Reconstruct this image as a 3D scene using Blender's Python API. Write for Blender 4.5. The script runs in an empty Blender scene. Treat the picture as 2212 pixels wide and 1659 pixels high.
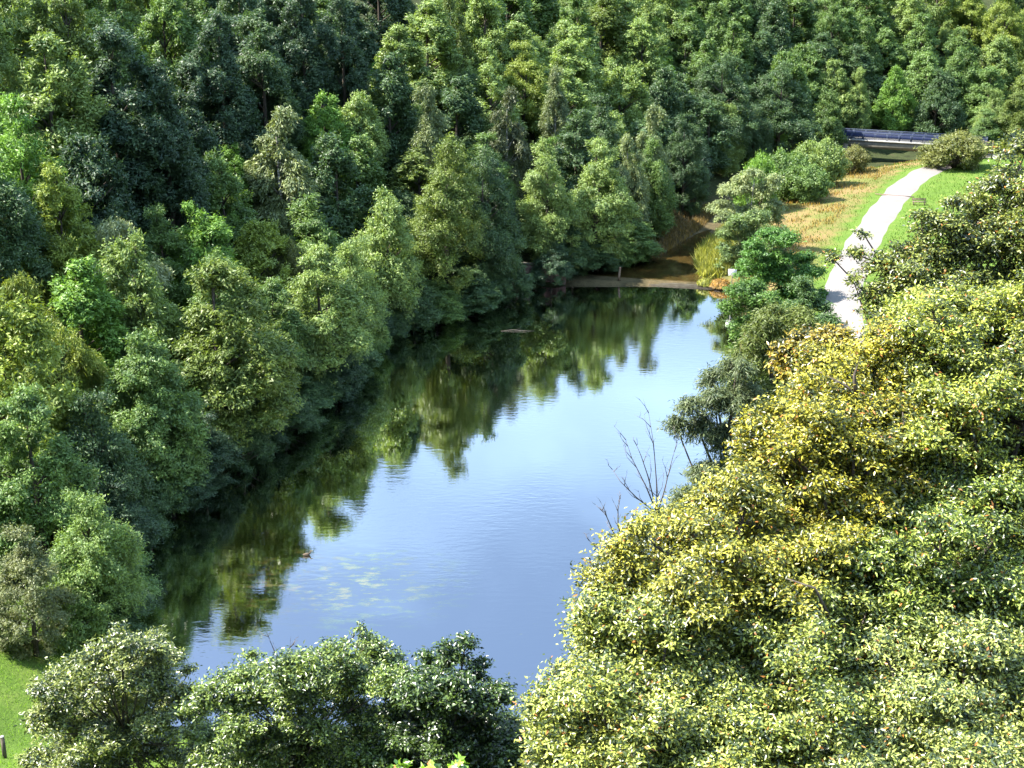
import bpy, math, random
import numpy as np

# ------------------------------------------------------------------ camera, sky, sun, exposure
sc = bpy.context.scene
COL = sc.collection
R = math.radians
CAM_H, PITCH, F = 45.0, R(19.3), 3096.0          # F: focal length in units of a 2212-wide picture
cam_d = bpy.data.cameras.new("camera")
cam = bpy.data.objects.new("camera", cam_d)
COL.objects.link(cam)
cam.location = (0, 0, CAM_H)
cam.rotation_euler = (R(90) - PITCH, 0, 0)
cam_d.sensor_fit = 'HORIZONTAL'
cam_d.angle = 2 * math.atan(1106 / F)
cam_d.clip_start, cam_d.clip_end = 0.5, 8000
sc.camera = cam

SUN_EL, SUN_AZ = R(52), R(-86)                   # azimuth clockwise from +Y
sun_d = bpy.data.lights.new("sun", 'SUN')
sun_d.energy, sun_d.angle, sun_d.color = 5.0, R(0.5), (1.0, 0.95, 0.86)
sun = bpy.data.objects.new("sun", sun_d)
COL.objects.link(sun)
sun.rotation_euler = (R(90) - SUN_EL, 0, R(180) - SUN_AZ - R(0))
from mathutils import Vector
_sd = Vector((math.cos(SUN_EL) * math.sin(SUN_AZ), math.cos(SUN_EL) * math.cos(SUN_AZ), math.sin(SUN_EL)))
sun.rotation_euler = _sd.to_track_quat('Z', 'Y').to_euler()

sc.view_settings.view_transform = 'Standard'
sc.view_settings.look = 'None'
sc.view_settings.gamma = 1
sc.view_settings.exposure = 2.15
sc.cycles.max_bounces = 6
sc.cycles.diffuse_bounces = 2
sc.cycles.glossy_bounces = 2
sc.cycles.transmission_bounces = 2
sc.cycles.transparent_max_bounces = 6

world = bpy.data.worlds.new("World")
sc.world = world
world.use_nodes = True
wt = world.node_tree
wt.nodes.clear()
def wn(t, **k):
    n = wt.nodes.new(t)
    for a, b in k.items():
        setattr(n, a, b)
    return n
w_out = wn('ShaderNodeOutputWorld')
sky = wn('ShaderNodeTexSky', sky_type='NISHITA', sun_disc=False, sun_elevation=SUN_EL, sun_rotation=SUN_AZ % (2 * math.pi))
bg1 = wn('ShaderNodeBackground')
bg1.inputs['Strength'].default_value = 0.055
wt.links.new(sky.outputs[0], bg1.inputs['Color'])
# drifting cumulus and thin veil cloud over the valley; the bright overhead part is added fill light
wtc = wn('ShaderNodeTexCoord')
wmap = wn('ShaderNodeMapping')
wmap.inputs['Scale'].default_value = (1.0, 1.0, 2.6)
wt.links.new(wtc.outputs['Generated'], wmap.inputs['Vector'])
wnz = wn('ShaderNodeTexNoise')
wnz.inputs['Scale'].default_value = 2.6
wnz.inputs['Detail'].default_value = 7
wnz.inputs['Roughness'].default_value = 0.55
wt.links.new(wmap.outputs[0], wnz.inputs['Vector'])
wsep = wn('ShaderNodeSeparateXYZ')
wt.links.new(wtc.outputs['Generated'], wsep.inputs[0])
wband = wn('ShaderNodeValToRGB')                  # cloud bank and added overhead fill by elevation (sine of the elevation)
cr = wband.color_ramp
cr.elements[0].position, cr.elements[0].color = 0.20, (0.05, 0.05, 0.05, 1)
cr.elements[1].position, cr.elements[1].color = 0.72, (1.0, 1.0, 1.0, 1)
for p, v in ((0.29, 0.08), (0.335, 0.34), (0.39, 0.27), (0.45, 0.12), (0.56, 0.06)):
    e = cr.elements.new(p); e.color = (v, v, v, 1)
wt.links.new(wsep.outputs['Z'], wband.inputs['Fac'])
wmul = wn('ShaderNodeMath', operation='MULTIPLY_ADD')
wt.links.new(wnz.outputs['Fac'], wmul.inputs[0])
wmul.inputs[1].default_value = 1.3
wmul.inputs[2].default_value = -0.65
wadd = wn('ShaderNodeMath', operation='ADD', use_clamp=True)
wt.links.new(wmul.outputs[0], wadd.inputs[0])
wt.links.new(wband.outputs[0], wadd.inputs[1])
bg2 = wn('ShaderNodeBackground')
bg2.inputs['Color'].default_value = (0.48, 0.70, 1.0, 1)
bg2.inputs['Strength'].default_value = 0.76
wmix = wn('ShaderNodeMixShader')
wt.links.new(wadd.outputs[0], wmix.inputs[0])
wt.links.new(bg1.outputs[0], wmix.inputs[1])
wt.links.new(bg2.outputs[0], wmix.inputs[2])
wt.links.new(wmix.outputs[0], w_out.inputs['Surface'])

# ------------------------------------------------------------------ helpers
rnd = random.Random(11)
def ray(px, py):
    u, v = (px - 1106) / F, (829.5 - py) / F
    return (u, math.cos(PITCH) + v * math.sin(PITCH), -math.sin(PITCH) + v * math.cos(PITCH))
def gz(px, py, z):                                # where the sight line meets height z
    u, dy, dz = ray(px, py)
    t = (z - CAM_H) / dz
    return np.array((u * t, dy * t, z))
def gy(px, py, Y):                                # where it meets depth Y
    u, dy, dz = ray(px, py)
    t = Y / dy
    return np.array((u * t, Y, CAM_H + dz * t))
def proj(p):
    x, y, z = p[0], p[1], p[2] - CAM_H
    d = y * math.cos(PITCH) - z * math.sin(PITCH)
    v = y * math.sin(PITCH) + z * math.cos(PITCH)
    return 1106 + F * x / d, 829.5 - F * v / d, d

def link(o, parent=None):
    COL.objects.link(o)
    if parent is not None:
        o.parent = parent
    return o
def raw_mesh(name, verts, faces, mat, attr=None, smooth=False):
    """faces: an (n,k) int array (all the same size) or a list of such arrays"""
    me = bpy.data.meshes.new(name)
    verts = np.asarray(verts, dtype=np.float32)
    fl = faces if isinstance(faces, list) else [faces]
    fl = [np.asarray(f, dtype=np.int32) for f in fl if len(f)]
    me.vertices.add(len(verts))
    me.vertices.foreach_set("co", verts.ravel())
    loops = np.concatenate([f.ravel() for f in fl])
    tot = np.concatenate([np.full(len(f), f.shape[1], dtype=np.int32) for f in fl])
    start = np.concatenate([[0], np.cumsum(tot)[:-1]]).astype(np.int32)
    me.loops.add(len(loops))
    me.loops.foreach_set("vertex_index", loops)
    me.polygons.add(len(tot))
    me.polygons.foreach_set("loop_start", start)
    me.polygons.foreach_set("loop_total", tot)
    if smooth:
        me.polygons.foreach_set("use_smooth", np.ones(len(tot), dtype=bool))
    if attr is not None:
        a = me.attributes.new("tint", 'FLOAT', 'POINT')
        a.data.foreach_set("value", np.asarray(attr, dtype=np.float32))
    me.update(calc_edges=True)
    me.validate()
    if mat is not None:
        me.materials.append(mat)
    return me
class MB:
    """collects boxes, tubes and prisms into one mesh"""
    def __init__(s): s.v, s.f4, s.f3 = [], [], []
    def box(s, c, size, rz=0.0, tilt=0.0, taper=1.0):
        n = len(s.v)
        cx, cy, cz = c; a, b, h = size[0] / 2, size[1] / 2, size[2] / 2
        for k, (x, y, z) in enumerate(((-a,-b,-h),(a,-b,-h),(a,b,-h),(-a,b,-h),(-a,-b,h),(a,-b,h),(a,b,h),(-a,b,h))):
            if k > 3: x *= taper; y *= taper
            x, z = x * math.cos(tilt) + z * math.sin(tilt), -x * math.sin(tilt) + z * math.cos(tilt)
            s.v.append((cx + x * math.cos(rz) - y * math.sin(rz), cy + x * math.sin(rz) + y * math.cos(rz), cz + z))
        for f in ((0,3,2,1),(4,5,6,7),(0,1,5,4),(1,2,6,5),(2,3,7,6),(3,0,4,7)):
            s.f4.append([n + i for i in f])
    def tube(s, pts, rad, k=6):
        pts = [np.asarray(p, float) for p in pts]
        n = len(s.v)
        for i, p in enumerate(pts):
            d = pts[min(i + 1, len(pts) - 1)] - pts[max(i - 1, 0)]
            d = d / (np.linalg.norm(d) + 1e-9)
            a = np.cross(d, (0, 0, 1) if abs(d[2]) < 0.9 else (1, 0, 0)); a /= np.linalg.norm(a)
            b = np.cross(d, a)
            for j in range(k):
                t = 2 * math.pi * j / k
                s.v.append(tuple(p + rad[i] * (math.cos(t) * a + math.sin(t) * b)))
        for i in range(len(pts) - 1):
            for j in range(k):
                s.f4.append([n + i*k + j, n + i*k + (j+1) % k, n + (i+1)*k + (j+1) % k, n + (i+1)*k + j])
        m = len(s.v); s.v.append(tuple(pts[0])); s.v.append(tuple(pts[-1]))
        e = n + (len(pts) - 1) * k
        for j in range(k):
            s.f3.append([m, n + (j+1) % k, n + j]); s.f3.append([m + 1, e + j, e + (j+1) % k])
    def mesh(s, name, mat, smooth=False):
        return raw_mesh(name, s.v, [np.array(s.f4).reshape(-1, 4), np.array(s.f3).reshape(-1, 3)], mat, smooth=smooth)
    def obj(s, name, mat, parent=None, smooth=False):
        return link(bpy.data.objects.new(name, s.mesh(name, mat, smooth)), parent)
def tag(o, label=None, cat=None, group=None, kind=None):
    if label: o['label'] = label
    if cat: o['category'] = cat
    if group: o['group'] = group
    if kind: o['kind'] = kind
    return o
def thing(name, label, cat, loc, rz=0.0, group=None):
    o = bpy.data.objects.new(name, None)
    o.empty_display_size = 0.5
    link(o)
    o.location = loc; o.rotation_euler = (0, 0, rz)
    return tag(o, label, cat, group)

# ------------------------------------------------------------------ materials
class NT:
    def __init__(s, name):
        s.m = bpy.data.materials.new(name); s.m.use_nodes = True
        s.t = s.m.node_tree; s.t.nodes.clear()
        s.out = s.n('ShaderNodeOutputMaterial')
    def n(s, typ, **k):
        x = s.t.nodes.new(typ)
        for a, b in k.items(): setattr(x, a, b)
        return x
    def l(s, a, b): s.t.links.new(a, b)
    def noise(s, scale, detail=4, rough=0.55, vec=None, stretch=None):
        if vec is None: vec = s.n('ShaderNodeTexCoord').outputs['Object']
        if stretch:
            mp = s.n('ShaderNodeMapping'); mp.inputs['Scale'].default_value = stretch
            s.l(vec, mp.inputs[0]); vec = mp.outputs[0]
        x = s.n('ShaderNodeTexNoise')
        x.inputs['Scale'].default_value, x.inputs['Detail'].default_value, x.inputs['Roughness'].default_value = scale, detail, rough
        s.l(vec, x.inputs['Vector'])
        return x.outputs['Fac']
    def ramp(s, fac, stops):
        r = s.n('ShaderNodeValToRGB'); c = r.color_ramp
        while len(c.elements) < len(stops): c.elements.new(0.5)
        for e, (p, col) in zip(c.elements, stops):
            e.position = p; e.color = (*col, 1) if len(col) == 3 else col
        s.l(fac, r.inputs[0]); return r.outputs[0]
    def mix(s, fac, a, b, mode='MIX'):
        x = s.n('ShaderNodeMix', data_type='RGBA', blend_type=mode)
        for sock, val in ((x.inputs[0], fac), (x.inputs[6], a), (x.inputs[7], b)):
            if hasattr(val, 'is_output') or hasattr(val, 'links'): s.l(val, sock)
            elif isinstance(val, tuple): sock.default_value = (*val, 1)
            else: sock.default_value = val
        return x.outputs[2]
    def math(s, op, a, b=0.0, clamp=False):
        x = s.n('ShaderNodeMath', operation=op, use_clamp=clamp)
        for sock, val in ((x.inputs[0], a), (x.inputs[1], b)):
            if hasattr(val, 'links'): s.l(val, sock)
            else: sock.default_value = val
        return x.outputs[0]
    def bump(s, h, strength, dist):
        b = s.n('ShaderNodeBump'); b.inputs['Strength'].default_value = strength; b.inputs['Distance'].default_value = dist
        s.l(h, b.inputs['Height']); return b.outputs[0]
    def principled(s, color, rough=0.8, spec=0.3, normal=None):
        p = s.n('ShaderNodeBsdfPrincipled')
        if hasattr(color, 'links'): s.l(color, p.inputs['Base Color'])
        else: p.inputs['Base Color'].default_value = (*color, 1)
        p.inputs['Roughness'].default_value = rough
        p.inputs['Specular IOR Level'].default_value = spec
        if normal is not None: s.l(normal, p.inputs['Normal'])
        s.l(p.outputs[0], s.out.inputs['Surface']); return p

def leaf_material(name, rough=0.5, spec=0.35, trans=0.25, warm=(1.75, 1.62, 0.92), odd=None, glint=None):
    """leaf: its tree's own colour, varied from leaf to leaf by the tint each leaf carries; glint paints highlight and shade into it"""
    t = NT(name)
    oi = t.n('ShaderNodeObjectInfo')
    at = t.n('ShaderNodeAttribute', attribute_name='tint')
    v = at.outputs['Fac']
    lo = t.mix(1.0, oi.outputs['Color'], (0.46, 0.56, 0.62), 'MULTIPLY')
    hi = t.mix(1.0, oi.outputs['Color'], warm, 'MULTIPLY')
    c = t.mix(v, lo, hi)
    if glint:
        c = t.mix(t.math('MULTIPLY', t.math('GREATER_THAN', v, 0.66), 0.8), c, t.mix(1.0, oi.outputs['Color'], glint, 'MULTIPLY'))  # painted glint: sun highlight put into the colour of high-tint leaves
        c = t.mix(t.math('MULTIPLY', t.math('LESS_THAN', v, 0.44), 0.86), c, t.mix(1.0, oi.outputs['Color'], (0.12, 0.20, 0.25), 'MULTIPLY'))  # painted shade: dark gaps between leaves put into low-tint leaf colour
    if odd:
        g = t.math('MULTIPLY', t.math('GREATER_THAN', v, 0.560), t.math('LESS_THAN', v, 0.570))
        c = t.mix(g, c, odd)
    p = t.n('ShaderNodeBsdfPrincipled')
    t.l(c, p.inputs['Base Color'])
    p.inputs['Roughness'].default_value = rough
    p.inputs['Specular IOR Level'].default_value = spec
    tr = t.n('ShaderNodeBsdfTranslucent')
    t.l(t.mix(1.0, c, (1.25, 1.3, 0.5), 'MULTIPLY'), tr.inputs['Color'])
    mx = t.n('ShaderNodeMixShader'); mx.inputs[0].default_value = trans
    t.l(p.outputs[0], mx.inputs[1]); t.l(tr.outputs[0], mx.inputs[2])
    t.l(mx.outputs[0], t.out.inputs['Surface'])
    return t.m
M = {}
M['leaf'] = leaf_material('woodland_leaf', 0.5, 0.35, 0.30)
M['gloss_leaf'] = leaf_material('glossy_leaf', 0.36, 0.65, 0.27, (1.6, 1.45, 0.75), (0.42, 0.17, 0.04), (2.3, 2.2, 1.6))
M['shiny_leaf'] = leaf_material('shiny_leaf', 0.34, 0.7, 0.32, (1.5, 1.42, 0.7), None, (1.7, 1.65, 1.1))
M['fine_leaf'] = leaf_material('fine_leaf', 0.5, 0.35, 0.25, (1.5, 1.35, 0.85))
t = NT('bark'); t.principled(t.ramp(t.noise(3, 5, stretch=(4, 4, 0.7)), [(0.3, (0.035, 0.028, 0.022)), (0.7, (0.12, 0.10, 0.08))]), 0.9, 0.15); M['bark'] = t.m
t = NT('birch_bark'); t.principled(t.ramp(t.noise(2.2, 3, stretch=(0.6, 0.6, 5)), [(0.42, (0.06, 0.05, 0.045)), (0.52, (0.45, 0.43, 0.40))]), 0.8, 0.2); M['birch_bark'] = t.m
t = NT('dead_wood'); t.principled(t.ramp(t.noise(4, 4, stretch=(1, 1, .3)), [(0.3, (0.05, 0.04, 0.035)), (0.7, (0.16, 0.135, 0.12))]), 0.9, 0.15); M['dead_wood'] = t.m
t = NT('weathered_timber'); t.principled(t.ramp(t.noise(6, 5, stretch=(1, 1, .15)), [(0.3, (0.07, 0.05, 0.035)), (0.7, (0.16, 0.125, 0.09))]), 0.85, 0.2); M['timber'] = t.m
t = NT('concrete'); t.principled(t.ramp(t.noise(1.1, 8, 0.7), [(0.3, (0.11, 0.10, 0.08)), (0.7, (0.20, 0.18, 0.15))]), 0.9, 0.2); M['concrete'] = t.m
t = NT('stained_concrete'); t.principled(t.ramp(t.noise(1.3, 8, 0.7), [(0.3, (0.035, 0.026, 0.016)), (0.55, (0.062, 0.052, 0.034)), (0.75, (0.12, 0.105, 0.085))]), 0.8, 0.3); M['weir'] = t.m
t = NT('pale_concrete'); t.principled(t.ramp(t.noise(2, 6, 0.6), [(0.3, (0.22, 0.21, 0.195)), (0.7, (0.32, 0.31, 0.29))]), 0.85, 0.2); M['pale_concrete'] = t.m
t = NT('old_brick'); t.principled(t.ramp(t.noise(2, 6, 0.65, stretch=(1, 1, .4)), [(0.3, (0.085, 0.05, 0.045)), (0.55, (0.17, 0.105, 0.09)), (0.8, (0.24, 0.19, 0.17))]), 0.9, 0.2); M['old_brick'] = t.m
t = NT('blue_paint'); t.principled((0.006, 0.014, 0.055), 0.6, 0.2); M['blue'] = t.m
t = NT('grey_blue_paint'); t.principled((0.045, 0.062, 0.11), 0.5, 0.3); M['grey_blue'] = t.m
t = NT('white_paint'); t.principled((0.55, 0.55, 0.55), 0.5, 0.4); M['white'] = t.m
t = NT('dark_steel'); t.principled((0.06, 0.05, 0.045), 0.5, 0.5); M['steel'] = t.m
t = NT('rust_steel'); t.principled(t.ramp(t.noise(3), [(0.3, (0.16, 0.09, 0.06)), (0.7, (0.28, 0.17, 0.12))]), 0.8, 0.3); M['rust'] = t.m
t = NT('feather'); t.principled((0.09, 0.065, 0.045), 0.8, 0.2); M['feather'] = t.m
t = NT('beak'); t.principled((0.30, 0.22, 0.05), 0.6, 0.3); M['beak'] = t.m

# ------------------------------------------------------------------ terrain
LEFT_BANK = np.array([(-14, 20), (-20, 55), (-24.5, 76), (-28.2, 91.8), (-24.6, 101), (-22.6, 106), (-20.4, 114.1), (-17, 123.3), (-13.6, 142.3),
                      (-9, 147.2), (-4, 154.3), (0, 159.5), (6, 165.5), (12, 170), (18, 179), (24, 192), (29, 206), (44, 231), (56, 243), (75, 252), (110, 258)], float)
RIGHT_BANK = np.array([(8, 20), (9, 66), (12, 80), (15, 92), (19, 112), (22.5, 135), (26.5, 160), (23.4, 166), (23.6, 172), (25, 178), (29.8, 190), (36, 205), (50, 227), (65, 238), (80, 245), (112, 250)], float)
PATH_L = [(1790, 730), (1785, 620), (1830, 520), (1880, 440), (1935, 385), (2000, 356)]
PATH_C = np.array([(29.5, 118), (33.0, 136.5), (36.7, 153.5), (43.4, 173), (51.2, 193), (57.7, 208), (64, 219.5), (73, 231), (82, 238), (95, 247)], float)

def sdist(P, L):
    """signed distance to a polyline, positive on its left"""
    best = np.full(len(P), 1e9); sg = np.zeros(len(P))
    for a, b in zip(L[:-1], L[1:]):
        d = b - a; t = np.clip(((P - a) @ d) / (d @ d), 0, 1)
        q = P - (a + t[:, None] * d)
        dist = np.hypot(q[:, 0], q[:, 1])
        s = np.sign(d[0] * (P[:, 1] - a[1]) - d[1] * (P[:, 0] - a[0]))
        m = dist < best - 1e-9
        best[m] = dist[m]; sg[m] = s[m]
    return best * sg
def vnoise(x, y):
    return (np.sin(x * 0.11 + 1.3 * np.sin(y * 0.07)) * np.cos(y * 0.13 + 0.8 * np.sin(x * 0.05)) + 0.5 * np.sin(x * 0.31 + y * 0.23) + 0.35 * np.sin(x * 0.53 - y * 0.47))
def terrain(P):
    P = np.atleast_2d(np.asarray(P, float)); x, y = P[:, 0], P[:, 1]
    dl, dr = sdist(P, LEFT_BANK), -sdist(P, RIGHT_BANK)
    zl = np.interp(dl, [0, 1.5, 5, 12, 30, 42, 60, 120, 600], [-0.1, 0.7, 2.2, 6, 18.5, 24.5, 28, 33, 40]) + vnoise(x, y) * np.clip(dl / 20, 0, 1) * 1.2 + 7 * np.clip((dl - 14) / 26, 0, 1) * np.clip((165 - y) / 30, 0, 1)
    zr = np.interp(dr, [0, 1.5, 5, 12, 34, 70, 160, 600], [-0.1, 0.9, 2.1, 2.9, 3.3, 9, 30, 45])
    zback = np.interp(y - 0.22 * (x - 60), [256, 262, 275, 330, 420, 900], [-5, 0, 4, 20, 36, 60])
    inside = (dl < 0) & (dr < 0)
    bed = np.where(y < 163, -1.3, 0.12 + 0.004 * np.clip(y - 163, 0, 200))
    edge = np.minimum(-dl, -dr)
    bed = np.where(inside, np.maximum(bed, -0.1 - 0.5 * edge), bed)
    bed = np.where(inside & (y > 164), 0.25 + 0.25 * np.exp(-edge) + 0.004 * (y - 163), bed)
    z = np.where(inside, bed, np.where(dl > 0, zl, zr))
    z = np.where(y > 225, np.maximum(z, zback), z)
    near = np.interp(y + 0.05 * np.abs(x), [-60, -20, 0, 8, 20, 35, 50, 62, 70, 76, 84], [46, 44, 38, 33, 24, 15.5, 9.0, 3.8, 0.1, -1.3, -1.3])
    z = np.where(y < 90, np.maximum(z, near), z)
    return z
def tz(x, y): return float(terrain([(x, y)])[0])

def axis(a, b, step, far):
    c = np.arange(a, b + 0.01, step)
    ext = np.array([4, 10, 20, 40, 80, 160, 320, 700, 1500, 3000.0])
    return np.concatenate([(a - ext[::-1]), c, (b + ext)])
gx, gyv = axis(-110, 150, 1.6, 0), axis(-20, 330, 1.6, 0)
GX, GY = np.meshgrid(gx, gyv)
P = np.stack([GX.ravel(), GY.ravel()], 1)
GZ = terrain(P)
nx, ny = len(gx), len(gyv)
I = np.arange(nx * ny).reshape(ny, nx)
faces = np.stack([I[:-1, :-1].ravel(), I[:-1, 1:].ravel(), I[1:, 1:].ravel(), I[1:, :-1].ravel()], 1)
# ground cover kind per vertex: 0 woodland floor, 1 mown grass, 2 dry grass, 3 muddy bed
dl, dr = sdist(P, LEFT_BANK), -sdist(P, RIGHT_BANK)
dp = np.abs(sdist(P, PATH_C)); sp = sdist(P, PATH_C)
grass = np.zeros(len(P)); dry = np.zeros(len(P)); mud = np.zeros(len(P))
R_ = (dr > 0.5) & (dl < 0) & (P[:, 1] > 95) & (P[:, 1] < 262)
grass[R_ & (dr < 60)] = 1
mead = R_ & (sp > 3.6) & (P[:, 1] > 150)
dry[mead] = 1
nearleft = (P[:, 0] < -15) & (P[:, 1] < 82) & (P[:, 1] > 40)
grass[nearleft] = 1
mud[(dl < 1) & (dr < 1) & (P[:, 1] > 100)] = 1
mud[P[:, 1] > 214] = 0  # bed near the bridge takes the dark floor colour as painted tree shade
mud[(dl > -0.6) & (P[:, 1] < 175)] = 0
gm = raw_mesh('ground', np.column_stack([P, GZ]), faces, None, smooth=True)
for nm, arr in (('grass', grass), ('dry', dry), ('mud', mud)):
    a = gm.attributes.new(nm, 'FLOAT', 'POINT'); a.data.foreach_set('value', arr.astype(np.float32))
t = NT('ground_cover')
def att(n): return t.n('ShaderNodeAttribute', attribute_name=n).outputs['Fac']
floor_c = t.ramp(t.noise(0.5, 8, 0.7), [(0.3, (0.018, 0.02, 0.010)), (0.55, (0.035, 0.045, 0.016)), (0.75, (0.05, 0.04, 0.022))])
gr = t.mix(t.noise(6.0, 6, 0.75), t.ramp(t.noise(0.30, 7, 0.68), [(0.32, (0.040, 0.090, 0.013)), (0.5, (0.065, 0.130, 0.016)), (0.62, (0.105, 0.150, 0.030)), (0.74, (0.14, 0.125, 0.05))]), (0.10, 0.145, 0.028))
dr_n = t.noise(0.10, 6, 0.65)
drc = t.mix(t.noise(5, 6, 0.75), t.ramp(dr_n, [(0.40, (0.060, 0.115, 0.016)), (0.48, (0.13, 0.13, 0.036)), (0.54, (0.19, 0.13, 0.054)), (0.72, (0.23, 0.145, 0.066))]), (0.17, 0.125, 0.052))
mdc = t.ramp(t.noise(0.6, 8, 0.7), [(0.3, (0.03, 0.026, 0.014)), (0.5, (0.075, 0.06, 0.03)), (0.75, (0.12, 0.085, 0.045))])
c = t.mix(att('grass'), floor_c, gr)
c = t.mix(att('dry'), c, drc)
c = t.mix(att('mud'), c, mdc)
t.principled(c, 0.95, 0.1, t.bump(t.noise(4, 6, 0.7), 0.9, 0.25))
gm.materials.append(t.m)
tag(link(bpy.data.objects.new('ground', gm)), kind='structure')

# ------------------------------------------------------------------ water
def sheet(name, pts, z, mat, kind='structure'):
    me = bpy.data.meshes.new(name)
    me.from_pydata([(p[0], p[1], z) for p in pts], [], [list(range(len(pts)))])
    me.materials.append(mat)
    return tag(link(bpy.data.objects.new(name, me)), kind=kind)
t = NT('lake_water')
tc = t.n('ShaderNodeTexCoord').outputs['Object']
weed = t.ramp(t.noise(0.13, 6, 0.62, tc), [(0.30, (0.018, 0.036, 0.012)), (0.42, (0.055, 0.105, 0.020)), (0.56, (0.090, 0.180, 0.024)), (0.70, (0.115, 0.160, 0.036))])
fine = t.ramp(t.noise(1.4, 6, 0.7, tc), [(0.3, (0.45, 0.45, 0.45)), (0.7, (1.35, 1.35, 1.35))])
weed = t.mix(1.0, weed, fine, 'MULTIPLY')
sx = t.n('ShaderNodeSeparateXYZ'); t.l(tc, sx.inputs[0])
# reddish weed beds and pale drifting scum at the near end of the lake
def region(cx, cy, rx, ry):
    a = t.math('DIVIDE', t.math('SUBTRACT', sx.outputs[0], cx), rx); b = t.math('DIVIDE', t.math('SUBTRACT', sx.outputs[1], cy), ry)
    d = t.math('SQRT', t.math('ADD', t.math('MULTIPLY', a, a), t.math('MULTIPLY', b, b)))
    return t.math('SUBTRACT', 1.25, d, True)
red = t.math('MULTIPLY', region(-19, 90, 7, 13), t.ramp(t.noise(1.1, 7, 0.75, tc, (0.8, 1.6, 1)), [(0.46, (0, 0, 0)), (0.54, (1, 1, 1))]), True)
weed = t.mix(red, weed, (0.19, 0.095, 0.028))
red2 = t.math('MULTIPLY', region(1.5, 141, 8, 5), t.ramp(t.noise(0.9, 7, 0.75, tc), [(0.50, (0, 0, 0)), (0.62, (1, 1, 1))]), True)
weed = t.mix(red2, weed, (0.10, 0.055, 0.02))
sc1 = t.math('MULTIPLY', region(-10.5, 87.5, 7, 6), t.ramp(t.noise(0.8, 8, 0.72, tc, (0.7, 1.8, 1)), [(0.50, (0, 0, 0)), (0.60, (0.8, 0.8, 0.8))]), True)
sc2 = t.ramp(t.noise(1.7, 8, 0.75, tc, (0.7, 1.5, 1)), [(0.64, (0, 0, 0)), (0.71, (0.6, 0.6, 0.6))])
scum = t.math('MAXIMUM', sc1, sc2, True)
body = t.n('ShaderNodeBsdfDiffuse'); t.l(t.mix(scum, weed, (0.18, 0.165, 0.12)), body.inputs['Color'])
rip = t.math('ADD', t.math('MULTIPLY', t.noise(1.6, 3, 0.5, tc, (0.55, 1.5, 1)), 1.0), t.math('MULTIPLY', t.noise(6.0, 2, 0.5, tc, (0.6, 1.4, 1)), 0.22))
wind = t.ramp(t.noise(0.07, 3, 0.5, tc, (1.0, 0.55, 1)), [(0.42, (0.10, 0.10, 0.10)), (0.62, (1, 1, 1))])
nrm = t.bump(t.math('MULTIPLY', rip, wind), 0.13, 0.06)
gl = t.n('ShaderNodeBsdfGlossy'); gl.inputs['Roughness'].default_value = 0.015
t.l(nrm, gl.inputs['Normal'])
fr = t.n('ShaderNodeFresnel'); fr.inputs['IOR'].default_value = 1.34
t.l(nrm, fr.inputs['Normal'])
mx = t.n('ShaderNodeMixShader')
t.l(t.math('MULTIPLY', fr.outputs[0], t.math('SUBTRACT', 1.0, t.math('MULTIPLY', scum, 0.6))), mx.inputs[0])
t.l(body.outputs[0], mx.inputs[1]); t.l(gl.outputs[0], mx.inputs[2]); t.l(mx.outputs[0], t.out.inputs['Surface'])
M['water'] = t.m
wl = [(-40, 70), (-40, 95), (-34, 110), (-28, 128), (-24, 144), (-16, 156), (-6, 165), (2, 167.3), (28.5, 161.3), (34, 150), (30, 120), (26, 95), (22, 70)]
sheet('lake_water', wl, 0.0, M['water'])
t = NT('stream_water')
tc = t.n('ShaderNodeTexCoord').outputs['Object']
body = t.n('ShaderNodeBsdfTransparent'); body.inputs['Color'].default_value = (0.72, 0.66, 0.5, 1)
gl = t.n('ShaderNodeBsdfGlossy'); gl.inputs['Roughness'].default_value = 0.05
fr = t.n('ShaderNodeFresnel'); fr.inputs['IOR'].default_value = 1.4
mx = t.n('ShaderNodeMixShader'); t.l(fr.outputs[0], mx.inputs[0]); t.l(body.outputs[0], mx.inputs[1]); t.l(gl.outputs[0], mx.inputs[2]); t.l(mx.outputs[0], t.out.inputs['Surface'])
sw = [(5, 168.2), (24, 163.6), (23.2, 168), (24.2, 178), (28.8, 190), (35, 204), (47.5, 223), (45, 229), (30.5, 206), (25, 192), (19, 179), (13, 171)]
sheet('stream_water', sw, 0.38, t.m)

# ------------------------------------------------------------------ path
def ribbon(name, C, w, z_off, mat, wob=0.0):
    vs, fs = [], []
    # densify
    pts = []
    for a, b in zip(C[:-1], C[1:]):
        n = max(2, int(np.hypot(*(b - a)) / 1.0))
        for k in range(n): pts.append(a + (b - a) * k / n)
    pts.append(C[-1]); pts = np.array(pts)
    for _ in range(6): pts[1:-1] = (pts[:-2] + 2 * pts[1:-1] + pts[2:]) / 4
    K = 5
    for i, p in enumerate(pts):
        d = pts[min(i + 1, len(pts) - 1)] - pts[max(i - 1, 0)]; d /= np.hypot(*d)
        nrm = np.array((-d[1], d[0]))
        ww = w / 2 + wob * (math.sin(i * 0.37) * 0.6 + math.sin(i * 0.91 + 2) * 0.4)
        for k in range(K):
            q = p + nrm * ww * (1 - 2 * k / (K - 1))
            vs.append((q[0], q[1], tz(q[0], q[1]) + z_off - (0.14 if k in (0, K - 1) else 0)))
    for i in range(len(pts) - 1):
        for k in range(K - 1):
            fs.append((i*K + k, i*K + k + 1, (i+1)*K + k + 1, (i+1)*K + k))
    return tag(link(bpy.data.objects.new(name, raw_mesh(name, vs, np.array(fs)[:, ::-1], mat, smooth=True))), kind='structure')
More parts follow.
